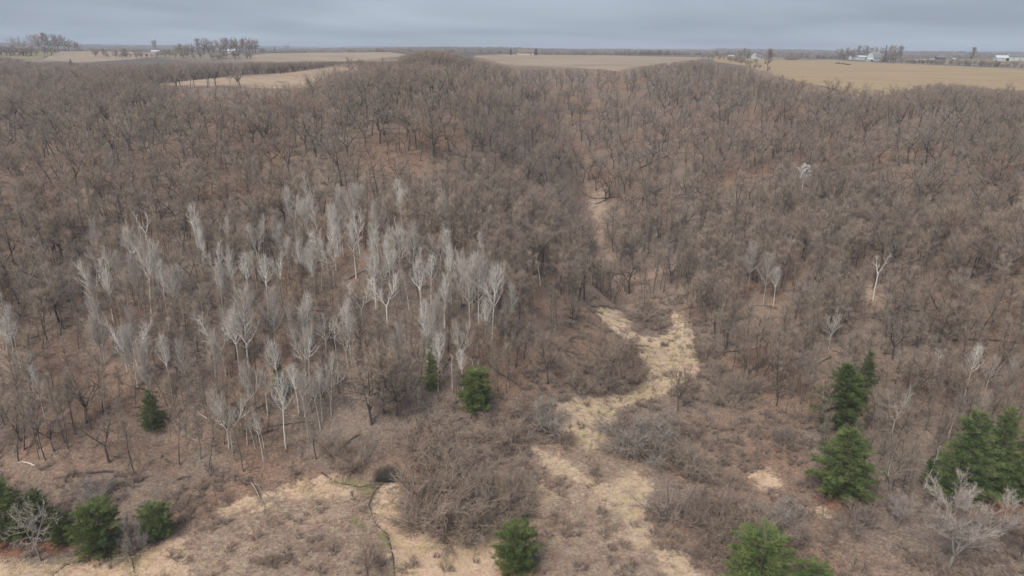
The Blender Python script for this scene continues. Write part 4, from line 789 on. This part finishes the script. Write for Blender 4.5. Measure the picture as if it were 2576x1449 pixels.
bpx('farmhouse', 1838, 145, 14, R(0), 6, 1.8, 3.2, 'tiny white house left of the pinkish trees', 'house', 'white_paint', 'metal_roof', group=GF, wins=1)
bpx('farmhouse', 2145, 150, 18, R(20), 8, 5.0, 8.0, 'white house behind the dark-trunked farmstead trees', 'house', 'white_paint', 'grey_roof', group=GF, wins=3)
bpx('shed', 2167, 151, 22, R(10), 9, 4.4, 6.4, 'pale blue-grey metal shed left of the gambrel barn', 'shed', 'white_paint', 'metal_roof', group=GF, wins=0, big_door=True)
bpx('gambrel_barn', 2198, 153, 30, R(28), 12, 4.5, 12.5, 'old barn with rounded green gambrel roof', 'barn', 'white_paint', 'green_roof', True, group=GF, wins=3)
bpx('lean_to', 2186, 154, 14, R(10), 6, 2.6, 4.4, 'small white lean-to below the gambrel barn', 'shed', 'white_paint', 'metal_roof', group=GF, wins=0, big_door=True)
bpx('open_shed', 2365, 150.5, 20, R(-14), 9, 3.6, 5.6, 'dark open shed with a pale end wall', 'shed', 'dark_wood', 'grey_roof', group=GF, wins=0)
bpx('ranch_house', 2414, 149, 32, R(-4), 9, 3.2, 5.6, 'long pale house left of the round-headed roadside tree', 'house', 'cream_wall', 'metal_roof', group=GF, wins=5)
bpx('ranch_house', 2478, 147, 28, R(0), 8, 3.0, 5.2, 'pale house behind a row of small conifers', 'house', 'cream_wall', 'brown_roof', group=GF, wins=3)
bpx('barn', 2518, 153, 30, R(-8), 11, 4.0, 7.0, 'white metal barn near the right edge', 'barn', 'white_paint', 'white_paint', group=GF, wins=1, big_door=True)
bpx('barn', 2550, 153, 34, R(-5), 12, 5.5, 11.5, 'taller white barn with grey roof at right edge', 'barn', 'white_paint', 'grey_roof', group=GF, wins=2)
for k, (px, py, L) in enumerate([(2292, 152.5, 30), (2318, 152, 20), (2345, 151, 12), (2400, 149.5, 8)]):
    q = at(px, py); e = empty('wrapped_bale_row', q, R(-4), label=['longest white wrapped row left of the dark shed', 'white wrapped row nearer the dark shed', 'short white wrapped row beside the dark shed', 'small white wrapped row right of the dark shed'][k], category='bale row', group='white wrapped rows by the right farms')
    L *= m_per_px(q); n = max(3, int(L / 1.6))
    for i in range(n):
        rr_ = .95; yy = -L / 2 + L * i / n; a8 = [(rr_ * math.cos(t), rr_ * .9 + rr_ * math.sin(t)) for t in np.arange(10) * .6283]; v, f = prism(a8, 0, L / n * .94); pyobj('bale', [(y + yy, x, z) for x, y, z in v], [q_[::-1] for q_ in f], 'white_paint', e)
for px, py, w_, m, lab in [(2108, 160, 14, 'char', 'dark brush pile left on the hay field'), (2132, 163, 14, 'char', 'dark brush pile right on the hay field'), (2120, 161.5, 12, 'rust', 'rusty brush pile between the two dark ones')]:
    q = at(px, py); r = random.Random(px); T = Wood(); rad = w_ * m_per_px(q) / 2
    for k in range(160):
        a = r.uniform(0, 6.28); d = math.sqrt(r.random()) * rad; hh = max(.05, 1.3 * (1 - (d / rad) ** 2)) * r.random(); T.seg((d * math.cos(a), d * math.sin(a) * .6, hh), (d * math.cos(a) + r.gauss(0, 1), d * math.sin(a) * .6 + r.gauss(0, .8), max(0.03, hh + r.gauss(0, .25))), .16, .05, 4)
    v, f = T.arrays(); obj('brush_pile', mesh_from('brush_pile', v, f, [m])).location = q; o = col.objects[-1]; o['label'] = lab; o['category'] = 'brush pile'; o['group'] = 'brush piles on the hay field'
# plateau trees
by_px('spruce', 'spruce_tree', 1285, 138, 20, 'dark conical spruce left of the ranch house', 'spruce tree', None, 1.0)
by_px('yardpine', 'pine_tree', 1348, 139.5, 18, 'dark rounded pine right of the ranch house', 'pine tree', None, 1.0)
by_px('spruce', 'spruce_tree', 2224, 156, 44, 'tall spruce rising beside the gambrel barn', 'spruce tree', None, .95)
by_px('spruce', 'spruce_tree', 1880, 147, 13, 'small dark spruce beside the pinkish trees', 'spruce tree', None, 1.0)
by_px('cedar', 'cedar_tree', 179, 165, 17, 'small brown cedar standing above the left tree belt', 'cedar tree', None, 1.0)
for k, (px, py, hp) in enumerate([(2452, 148, 9), (2462, 148, 11), (2470, 148, 10), (2482, 149, 9), (2494, 149, 12)]):
    by_px('yardpine', 'yard_conifer', px, py, hp, ['leftmost of the five small conifers by the pale house', 'second small conifer from the left by the pale house', 'middle one of the five small conifers', 'fourth small conifer from the left', 'rightmost and tallest of the five small conifers'][k], 'conifer', 'small conifers by the pale house', .9)
by_px('shrub_1', 'shrub', 2554, 164, 12, 'round dark bush in the brush line at right', 'shrub', None, 1.1)
by_px('far_3', 'bare_tree', 1930, 180, 56, 'lone dark tree standing at the corner of the hay field', 'tree', None, 1.15)
by_px('far_3', 'bare_tree', 2442, 160, 40, 'tall round-headed tree in the brush line at right', 'tree', None, 1.2)
by_px('far_1', 'bare_tree', 598, 217, 36, 'lone dark tree on the edge of the spur field', 'tree', None, .8)
by_px('far_1', 'bare_tree', 722, 131, 20, 'single tree on the skyline left of the knob', 'tree', None, 1.0)
by_px('far_1', 'bare_tree', 1437, 136, 9, 'tiny bare tree on the skyline right of the ranch house', 'tree', None, 1.0)
def row(lst, label, group, keys=None, cat='tree', name='bare_tree'):
    keys = FAR if keys is None or keys[0].startswith('tree') else keys
    for i, (px, py, hp, wd) in enumerate(lst): by_px(keys[(i * 7 + len(label)) % len(keys)], name, px, py, hp, label + ', ' + (ORD[sorted(l_[0] for l_ in lst).index(px)] or 'first ') + 'from the left', cat, group, wd)
row([(34, 129, 36, 1.0), (48, 129, 38, .9), (60, 130, 30, .9)], 'wind-shaped ragged tree left of the far left woodlot', 'ragged trees left of the woodlot', ['tree_07', 'tree_04', 'tree_00'])
row([(82 + i * 8.3, 128.5 + (i % 3) * .8, 46 - abs(i - 4) * 1.3 - max(0, i - 9) * 2.2, .95) for i in range(16)], 'tall bare tree packed in the far left woodlot', 'trees of the far left woodlot', ['tree_00', 'tree_01', 'tree_04', 'tree_02', 'tree_06'])
row([(448 + i * 9, 136, 24 + 4 * math.sin(i * 2.1), 1.0) for i in range(5)], 'low bare tree between the silo and the left farm grove', 'low trees right of the silo', ['tree_01', 'tree_09', 'tree_03'])
row([(500, 138, 40, 1.0), (513, 138, 42, 1.0), (526, 138, 38, 1.0), (538, 137, 34, 1.0)], 'rounded bare tree in the grove right of the silo', 'grove right of the silo', ['tree_00', 'tree_01', 'tree_02'])
row([(556 + i * 8, 137 + i % 2, 41 + 3 * math.sin(i * 1.7), .8) for i in range(12)], 'tall bare tree in the row behind the white roofed shed', 'tall row right of the silo', ['tree_04', 'tree_05', 'tree_02', 'tree_08'])
row([(1862, 146, 22, 1.0), (1872, 146, 25, 1.0), (1884, 146, 24, 1.0)], 'pinkish bare tree left of the gabled farmhouse', 'pinkish trees by the farmhouse', ['tree_03', 'tree_07'])
ROWK = TREES
row([(2112, 152, 30, 1.0), (2122, 152, 33, 1.0), (2133, 153, 34, 1.0), (2142, 153, 30, 1.0)], 'dark-trunked bare tree before the white farmstead house', 'trees before the farmstead house', ['tree_00', 'tree_02', 'tree_04'])
row([(2158, 150, 34, 1.0), (2170, 150, 35, 1.0), (2184, 150, 34, 1.0), (2198, 150, 33, 1.0), (2210, 150, 32, 1.0)], 'bare tree in the line behind the farmstead sheds', 'trees behind the farmstead', ['tree_07', 'tree_06', 'tree_00'])
row([(2240, 156, 44, 1.0), (2252, 157, 46, 1.0), (2262, 157, 40, .9), (2232, 159, 30, 1.0), (2246, 160, 29, 1.1), (2216, 159, 24, 1.1)], 'bare tree in the thick clump right of the gambrel barn', 'clump right of the gambrel barn', ['tree_00', 'tree_04', 'tree_03', 'tree_01'])
row([(1978 + i * 7, 150 + (i % 2), 10, 1.3) for i in range(5)], 'low bush in the clump right of the lone tree', 'bush clump on the hay field', ['shrub_0', 'shrub_3'], 'shrub', 'shrub')
# ------------------------------------------------------------------ forest
rngf = np.random.default_rng(77)
def jitter_grid(x0, x1, y0, y1, s):
    gx, gy = np.meshgrid(np.arange(x0, x1, s), np.arange(y0, y1, s)); gx = gx.ravel() + rngf.uniform(-.48, .48, gx.size) * s; gy = gy.ravel() + rngf.uniform(-.48, .48, gy.size) * s; return gx, gy
def framed(x, y, m=110):
    z = H(x, y); px, py = project(np.stack([x, y, z + 8], -1)); return (px > -m) & (px < 2576 + m) & (py < 1449 + 160)
LOWER = [poly(p) for p in [[(-80, 1150), (300, 1195), (620, 1205), (830, 1180), (1020, 1090), (1290, 990), (1330, 900), (1420, 820), (1480, 745), (1600, 760), (1720, 745), (1790, 830), (1850, 960), (2040, 1080), (2060, 1260), (2300, 1300), (2600, 1290), (2660, 1480), (-80, 1480)]]]
OAKOPEN = poly([(780, 1090), (860, 1040), (1010, 1060), (1060, 1110), (980, 1190), (820, 1190)])
def forest_ok(x, y):
    ok = ~inside(LOWER[0], x, y) & ~inside(OAKOPEN, x, y) & ~(inside(DRY[0], x, y) & (vnoise(x / 5, y / 5, 19) < .55)) & (segdist(GUL[0], x, y) > 2.4 * vnoise(x / 6, y / 6, 23)) & (np.min([segdist(l_, x, y) for l_ in GUL[1:4]], 0) > 1.6)
    for f in FIELDS: ok &= ~inside(f, x, y)
    return ok
tx, ty = [], []
for (y0, y1, s) in ((95, 320, 6.6), (320, 940, 8.6)):
    x, y = jitter_grid(-0.92 * y1, 0.92 * y1, y0, y1, s); m = framed(x, y); x, y = x[m], y[m]; m = forest_ok(x, y) & ((np.hypot(x, y) < 760) | ((x < -.16 * y) & (np.hypot(x, y) < 930)))
    thin = fbm(x / 22, y / 22, 31, 3); m &= rngf.random(len(x)) < np.where(y < 320, sstep(0.24, 0.48, thin) * .8 + .15, 0.93); tx.append(x[m]); ty.append(y[m])
nbig = sum(len(a_) for a_ in tx)
x, y = jitter_grid(-160, 160, 100, 235, 2.75); m = framed(x, y); x, y = x[m], y[m]; zz_ = H(x, y); m = forest_ok(x, y) & (rngf.random(len(x)) < .85 * sstep(36, 26, zz_) * sstep(.25, .5, fbm(x / 13, y / 13, 37, 3))); tx.append(x[m]); ty.append(y[m])
tx, ty = np.concatenate(tx), np.concatenate(ty); pole = np.arange(len(tx)) >= nbig
U = np.array(USED); keep = np.ones(len(tx), bool)
for ux, uy, ur in U: keep &= np.hypot(tx - ux, ty - uy) > np.where(pole, min(1.0 if ur < 2.5 else ur, ur), ur + .6)
tx, ty, pole = tx[keep], ty[keep], pole[keep]; tz = H(tx, ty)
D = np.sqrt(tx ** 2 + ty ** 2 + (tz - 75) ** 2); rq = at(1060, 400); hue = fbm(tx / 45, ty / 45, 55, 3) + rngf.normal(0, .16, len(tx)) + .45 * np.exp(-((tx - rq[0]) / 10) ** 2 - ((ty - rq[1]) / 22) ** 2)
lowest = sstep(34, 12, tz) * (ty < 230)
kind = np.empty(len(tx), int)
for i in range(len(tx)):
    if pole[i] or rngf.random() < 0.08 + 0.3 * lowest[i]: kind[i] = 10 + int(rngf.integers(0, 3))
    elif rngf.random() < 0.22: kind[i] = (4, 5, 6, 8)[int(np.clip(hue[i] * 4 + rngf.uniform(-.7, .7), 0, 3))]
    else: kind[i] = (0, 2, 9, 7, 1, 3)[int(np.clip((hue[i] - .18) * 8 + rngf.uniform(-.9, .9), 0, 5))]
th_ = (8.5 + 8 * rngf.beta(2.2, 2.0, len(tx))) * np.where(np.isin(kind, (4, 5, 6, 8)), 1.08, .98) 
BP = np.array([(a_, b_) for a_, b_, r_ in USED[58:138]]); nb_ = np.array([np.min(np.hypot(BP[:, 0] - a_, BP[:, 1] - b_)) for a_, b_ in zip(tx, ty)])
th_ *= 1 - .25 * sstep(12, 5, nb_)
SKY1 = np.array([(-200, 160), (0, 160), (300, 166), (380, 180), (440, 205), (480, 214), (560, 217), (700, 212), (780, 195), (840, 165), (950, 150), (1000, 140), (1040, 124), (1090, 118), (1150, 126), (1200, 141), (1300, 160), (1400, 161),
                 (1500, 160), (1560, 168), (1640, 151), (1740, 141), (1800, 149), (1880, 158), (1905, 172), (1950, 186), (2100, 205), (2200, 212), (2260, 200), (2330, 182), (2450, 190), (2576, 196), (2800, 200)])
SKY2 = np.array([(-200, 122), (0, 126), (100, 142), (230, 146), (430, 145), (640, 145), (1000, 146), (1300, 160), (1800, 150), (2800, 180)])
cx_, _u = project(np.stack([tx, ty, tz], -1)); dd_ = np.hypot(tx, ty)
lim = np.where(dd_ < 445, np.interp(cx_, SKY1[:, 0], SKY1[:, 1]), np.where(cx_ < 1010, np.interp(cx_, SKY2[:, 0], SKY2[:, 1]), np.interp(cx_, SKY1[:, 0], SKY1[:, 1]) + 2)) - np.where(np.abs(cx_ - 1090) > 120, np.where(rngf.random(len(tx)) < .32, rngf.uniform(4, 26, len(tx)), -4.0), 0) * (dd_ < 445) + 3
hor = 122.4 + (cx_ - CX) * math.tan(ROLL); cap = 75 - dd_ * (lim - hor) / FPX - tz      # highest top that stays under the seen canopy line
ok_ = cap > 2.4; th_ = np.minimum(th_, np.maximum(cap, 2.4) * rngf.uniform(.88, 1.0, len(tx)))
tx, ty, tz, D, kind, th_, hue = tx[ok_], ty[ok_], tz[ok_], D[ok_], kind[ok_], th_[ok_], hue[ok_]
ppx, ppy = project(np.stack([tx, ty, tz + 8], -1))
vis = (ppx > 0) & (ppx < 2576) & (ppy < 1449)
order = np.argsort(np.where(vis, D, 1e9)); single = np.zeros(len(tx), bool); single[order[:290]] = True
def zone(px, py):
    a = 'left edge slope' if px < 330 else 'birch slope' if px < 1100 else 'slope left of the ravine' if px < 1450 else 'ravine bottom' if px < 1760 else 'slope right of the ravine' if px < 2150 else 'right edge slope'
    b = 'foot of the' if py > 880 else 'lower' if py > 720 else 'middle' if py > 560 else 'upper'; return b + ' ' + a
for i in sorted(np.where(single)[0], key=lambda a_: np.min((MPX[:, 0] - ppx[a_]) ** 2 + (MPX[:, 1] - ppy[a_]) ** 2)):
    k = TREES[kind[i]]; zn = zone(ppx[i], ppy[i]); sz = 'small ' if th_[i] < 9.5 else 'large ' if th_[i] > 12.8 else ''
    plant(k, 'bare_tree', (tx[i], ty[i], tz[i]), th_[i], name_by(sz + PROTO[k]['look'], 'leafless tree', (tx[i], ty[i], tz[i])), 'tree', 'bare trees on the ' + zn, wide=rngf.uniform(1.05, 1.55), tilt=(rngf.normal(0, .05), rngf.normal(0, .05)))
SRC = {}
def scatter(name, keys, x, y, z, which, scale, wide, label, tilt=0.04, rz=None):
    """one mass object: points that carry whole copies of the source plants"""
    c_ = bpy.data.collections.new(name + '_sources')
    for i, k in enumerate(keys):
        if k not in SRC: SRC[k] = joined(k) if k in PROTO else bpy.data.meshes[k]
        c_.objects.link(bpy.data.objects.new('%s_source_%02d' % (name, i), SRC[k]))
    me = bpy.data.meshes.new(name); n = len(x); me.vertices.add(n); me.vertices.foreach_set('co', np.stack([x, y, z], 1).astype(np.float32).ravel())
    a = me.attributes.new('pick', 'INT', 'POINT'); a.data.foreach_set('value', np.asarray(which, np.int32))
    a = me.attributes.new('rot', 'FLOAT_VECTOR', 'POINT'); rz = rngf.uniform(0, 6.28, n) if rz is None else rz; a.data.foreach_set('vector', np.stack([rngf.normal(0, tilt, n), rngf.normal(0, tilt, n), rz], 1).astype(np.float32).ravel())
    a = me.attributes.new('size', 'FLOAT_VECTOR', 'POINT'); a.data.foreach_set('vector', np.stack([scale * wide, scale * wide, scale], 1).astype(np.float32).ravel())
    o = obj(name, me, kind='stuff', label=label); t = bpy.data.node_groups.new(name, 'GeometryNodeTree')
    t.interface.new_socket('Geometry', in_out='INPUT', socket_type='NodeSocketGeometry'); t.interface.new_socket('Geometry', in_out='OUTPUT', socket_type='NodeSocketGeometry')
    gi, go = N(t, 'NodeGroupInput'), N(t, 'NodeGroupOutput'); ci = N(t, 'GeometryNodeCollectionInfo'); ci.inputs['Collection'].default_value = c_
    ci.inputs['Separate Children'].default_value = True; ci.inputs['Reset Children'].default_value = True
    ip = N(t, 'GeometryNodeInstanceOnPoints'); ip.inputs['Pick Instance'].default_value = True
    def na(nm, dt): q = N(t, 'GeometryNodeInputNamedAttribute', data_type=dt); q.inputs['Name'].default_value = nm; return q.outputs['Attribute']
    er = N(t, 'FunctionNodeEulerToRotation'); t.links.new(na('rot', 'FLOAT_VECTOR'), er.inputs[0])
    t.links.new(gi.outputs[0], ip.inputs['Points']); t.links.new(ci.outputs[0], ip.inputs['Instance']); t.links.new(na('pick', 'INT'), ip.inputs['Instance Index'])
    t.links.new(er.outputs[0], ip.inputs['Rotation']); t.links.new(na('size', 'FLOAT_VECTOR'), ip.inputs['Scale']); t.links.new(ip.outputs[0], go.inputs[0])
    o.modifiers.new('scatter', 'NODES').node_group = t; return o
m = ~single
hh = np.array([PROTO[k]['h'] for k in TREES])
scatter('forest', TREES, tx[m], ty[m], tz[m] - .05, kind[m], th_[m] / hh[kind[m]], rngf.uniform(1.15, 1.7, m.sum()), 'leafless grey-brown woodland covering the slopes and far belts', .06)
# saplings and brush under the trees
ux_, uy_ = jitter_grid(-210, 210, 92, 300, 3.0); m = framed(ux_, uy_, 40); ux_, uy_ = ux_[m], uy_[m]; m = forest_ok(ux_, uy_) & (rngf.random(len(ux_)) < .8 * sstep(.3, .6, fbm(ux_ / 11, uy_ / 11, 91, 3))); ux_, uy_ = ux_[m], uy_[m]
# lower brushland between marsh and slopes
bx_, by_ = jitter_grid(-125, 125, 82, 200, 1.35); m = framed(bx_, by_, 40) & inside(LOWER[0], bx_, by_)
bx_, by_ = bx_[m], by_[m]; stv = np.max([sdf(p, bx_, by_) for p in STRAW], 0); sev = np.max([sdf(p, bx_, by_) for p in SEDGE], 0); stm = np.min([segdist(p, bx_, by_) for p in STREAMS + TRAILS + TRACKS], 0)
m = ((stv < -.6) | ((rngf.random(len(bx_)) < .2) & (fbm(bx_ / 4, by_ / 4, 13, 2) > .47))) & (stm > .8) & (sdf(POOL, bx_, by_) < -1.2) & (rngf.random(len(bx_)) < np.where(sev > 0, .25, .62) * sstep(.28, .55, fbm(bx_ / 7, by_ / 7, 41, 3))); bx_, by_ = bx_[m], by_[m]
KEYS = ['sapling_0', 'sapling_1', 'sapling_2', 'sapling_3', 'brush_0', 'brush_1']
w1 = rngf.integers(0, 4, len(ux_)); w2 = np.where(rngf.random(len(bx_)) < .12, rngf.integers(1, 3, len(bx_)), rngf.integers(4, 6, len(bx_)))
xa, ya = np.concatenate([ux_, bx_]), np.concatenate([uy_, by_]); wa = np.concatenate([w1, w2])
scatter('undergrowth', KEYS, xa, ya, H(xa, ya), wa, rngf.uniform(.6, 1.25, len(xa)), rngf.uniform(.9, 1.3, len(xa)), 'thin leafless saplings and low brown brush between the trees', .12)
# grasses
def tuft(name, n, L, wd, spread, up, rad, mat):
    nr = np.random.default_rng(len(name) + n); a = nr.uniform(0, 6.28, n); rr = rad * np.sqrt(nr.random(n)); b = np.stack([rr * np.cos(a), rr * np.sin(a), np.zeros(n)], 1)
    d = norm(np.stack([np.cos(a) * spread, np.sin(a) * spread, np.full(n, up)], 1) + nr.normal(0, .35, (n, 3))); d[:, 2] = np.abs(d[:, 2]); Ls = (L * nr.uniform(.6, 1.2, n))[:, None]; s = norm(np.cross(d, nr.normal(0, 1, (n, 3)))) * wd
    mid = b + d * Ls * .55; d2 = norm(d * np.array([1.3, 1.3, .25])); tip = mid + d2 * Ls * .5
    v = np.stack([b - s, b + s, mid - s * .7, mid + s * .7, tip], 1).reshape(-1, 3); o = np.arange(n)[:, None] * 5
    return mesh_from(name, v, [o + np.array([[0, 1, 3, 2]]), o + np.array([[2, 3, 4]])], [mat])
tuft('tuft_straw', 26, .42, .018, 1.0, .55, .35, 'grass_straw'); tuft('tuft_straw_flat', 22, .5, .018, 1.3, .25, .4, 'grass_straw'); tuft('tuft_sedge', 26, .6, .016, .7, .9, .25, 'grass_sedge'); tuft('tuft_sedge_low', 22, .4, .018, 1.0, .5, .35, 'grass_sedge'); tuft('tuft_green', 22, .3, .018, 1.0, .5, .3, 'grass_green'); tuft('tuft_moss', 26, .22, .03, 1.0, .6, .3, 'moss_green')
gx_, gy_ = jitter_grid(-110, 110, 82, 170, .62); m = framed(gx_, gy_, 25) & (gy_ < 170); gx_, gy_ = gx_[m], gy_[m]
wobn = (fbm(gx_ / 2.2, gy_ / 2.2, 17, 3) - .5) * 5; stv = np.max([sdf(p, gx_, gy_) for p in STRAW], 0) + wobn; sev = np.max([sdf(p, gx_, gy_) for p in SEDGE], 0) + wobn; stm = np.min([segdist(p, gx_, gy_) for p in STREAMS + TRAILS + TRACKS], 0)
gn = fbm(gx_ / 9, gy_ / 9, 61, 3); sel = np.full(len(gx_), -1)
r1 = rngf.random(len(gx_)); sel[(sev > 0) & (r1 < .8)] = 2; low = (sel == 2) & (rngf.random(len(gx_)) < .5); sel[low] = 3; mx = (sel >= 2) & (gn > .55) & (rngf.random(len(gx_)) < .6); sel[mx] = 0
sel[(stv > 0) & (r1 < .85)] = 0; fl = (sel == 0) & (rngf.random(len(gx_)) < .55); sel[fl] = 1; gr = (stv > 0) & (((gn > .53) & (rngf.random(len(gx_)) < .45)) | ((np.max([sdf(STRAW[i_], gx_, gy_) for i_ in (3, 4, 5, 6, 10)], 0) > -1) & (rngf.random(len(gx_)) < .5))); sel[gr] = 4
sel[(sel < 0) & inside(LOWER[0], gx_, gy_) & (r1 < .16)] = 3
MQ = at(936, 1262); ms = np.min([segdist(STREAMS[0], gx_, gy_), segdist(STREAMS[1], gx_, gy_)], 0); sel[(stm < .22) | (np.min([segdist(p, gx_, gy_) for p in DITCH], 0) < .3) | (sdf(POOL, gx_, gy_) > -.8)] = -1; sel[(ms > .2) & (ms < .8) & (rngf.random(len(gx_)) < .5) & (np.hypot(gx_ - MQ[0], gy_ - MQ[1]) < 4.2)] = 5
k = sel >= 0; sz = rngf.uniform(.65, 1.3, k.sum())
scatter('marsh_grass', ['tuft_straw', 'tuft_straw_flat', 'tuft_sedge', 'tuft_sedge_low', 'tuft_green', 'tuft_moss'], gx_[k], gy_[k], H(gx_[k], gy_[k]), sel[k], sz, rngf.uniform(.9, 1.4, k.sum()), 'matted straw-coloured marsh grass and brown sedge', .15)
# dead sticks on the forest floor
nr = np.random.default_rng(9); Wk = Wood(); nn_ = 14
Wk.twigs(nr.uniform(-1.6, 1.6, (nn_, 3)) * np.array([1, 1, .02]) + np.array([0, 0, .08]), norm(nr.normal(0, 1, (nn_, 3)) * np.array([1, 1, .08])), nr.uniform(.8, 3.2, nn_), nr.uniform(.025, .07, nn_))
v, f = Wk.arrays(); mesh_from('stick_litter_a', v, f, ['bark_mid']); mesh_from('stick_litter_b', v * np.array([-1, .7, 1]), f, ['bark_dark'])
sx_, sy_ = jitter_grid(-190, 190, 95, 270, 4.2); m = framed(sx_, sy_, 30) & (forest_ok(sx_, sy_)); sx_, sy_ = sx_[m], sy_[m]
scatter('stick_litter', ['stick_litter_a', 'stick_litter_b'], sx_, sy_, H(sx_, sy_) + .05, rngf.integers(0, 2, len(sx_)), rngf.uniform(.6, 1.4, len(sx_)), np.ones(len(sx_)), 'dead sticks and branches scattered over the leaf litter', .12)
# brush lines and far woods on the hills
fx, fy, fs = [], [], []
def far_line(pts, n, s0, s1, wob=8):
    for a, b in zip(pts[:-1], pts[1:]):
        p, q = at(*a), at(*b)
        for k in range(n):
            t = rngf.random(); fx.append(p[0] + (q[0] - p[0]) * t + rngf.normal(0, wob)); fy.append(p[1] + (q[1] - p[1]) * t + rngf.normal(0, wob)); fs.append(rngf.uniform(s0, s1))
far_line([(215, 128), (300, 129), (380, 131)], 22, .25, .45); far_line([(650, 134), (780, 131), (900, 128)], 26, .3, .6); far_line([(1360, 136), (1500, 137)], 26, .25, .5); far_line([(1560, 139), (1700, 141)], 40, .3, .6)
far_line([(2280, 160), (2420, 164), (2576, 172)], 60, .2, .45, 5); far_line([(230, 143), (420, 146), (620, 150)], 30, .3, .6); far_line([(0, 139), (110, 141)], 26, .5, .8); far_line([(1770, 146), (1860, 157), (1905, 176)], 26, .2, .42, 6)
x, y = jitter_grid(-3600, 3600, 1400, 4500, 21.0); m = (np.abs(x) < .8 * y) & (fbm(x / 420, y / 300, 71, 3) > .45) & (np.hypot(x, y) > 1450); x, y = x[m], y[m]
fx, fy, fs = np.concatenate([fx, x]), np.concatenate([fy, y]), np.concatenate([fs, rngf.uniform(.6, .85, len(x))])
scatter('far_woods', FAR, fx, fy, H(fx, fy) - .1, rngf.integers(0, 5, len(fx)), fs, np.where(fs > .6, 2.1, 1.3), 'distant leafless woods and brush lines beyond the fields')
# ------------------------------------------------------------------ haze
hz = MB('haze'); hz.t.nodes.remove(hz.bs); pv_ = N(hz.t, 'ShaderNodeVolumePrincipled'); pv_.inputs['Color'].default_value = (0.80, 0.87, 1.0, 1); pv_.inputs['Density'].default_value = 0.00019; pv_.inputs['Anisotropy'].default_value = 0.0
hz.t.links.new(pv_.outputs[0], hz.out.inputs['Volume'])
b0 = float(ZZ.min()) - 1.0; t0 = max(float(ZZ.max()) + 10, 98.0); xs, ys0, ys1 = 9800, -900, 12800
hv, hf = prism([(-xs, b0), (xs, b0), (xs, t0), (-xs, t0)], ys0, ys1); ho = pyobj('haze', hv, hf, 'haze', None)
import bmesh
bm = bmesh.new(); bm.from_mesh(ho.data); bmesh.ops.recalc_face_normals(bm, faces=bm.faces[:]); bm.to_mesh(ho.data); bm.free(); col.objects[-1]['kind'] = 'stuff'; col.objects[-1]['label'] = 'thin grey-blue haze over the far hills'
print('TRIS', sum(len(m_.loop_triangles) or len(m_.polygons) for m_ in bpy.data.meshes), 'forest', len(tx), 'under', len(xa), 'grass', int(k.sum()), 'far', len(fx), 'ZZ', ZZ.shape, ZZ.min(), ZZ.max())
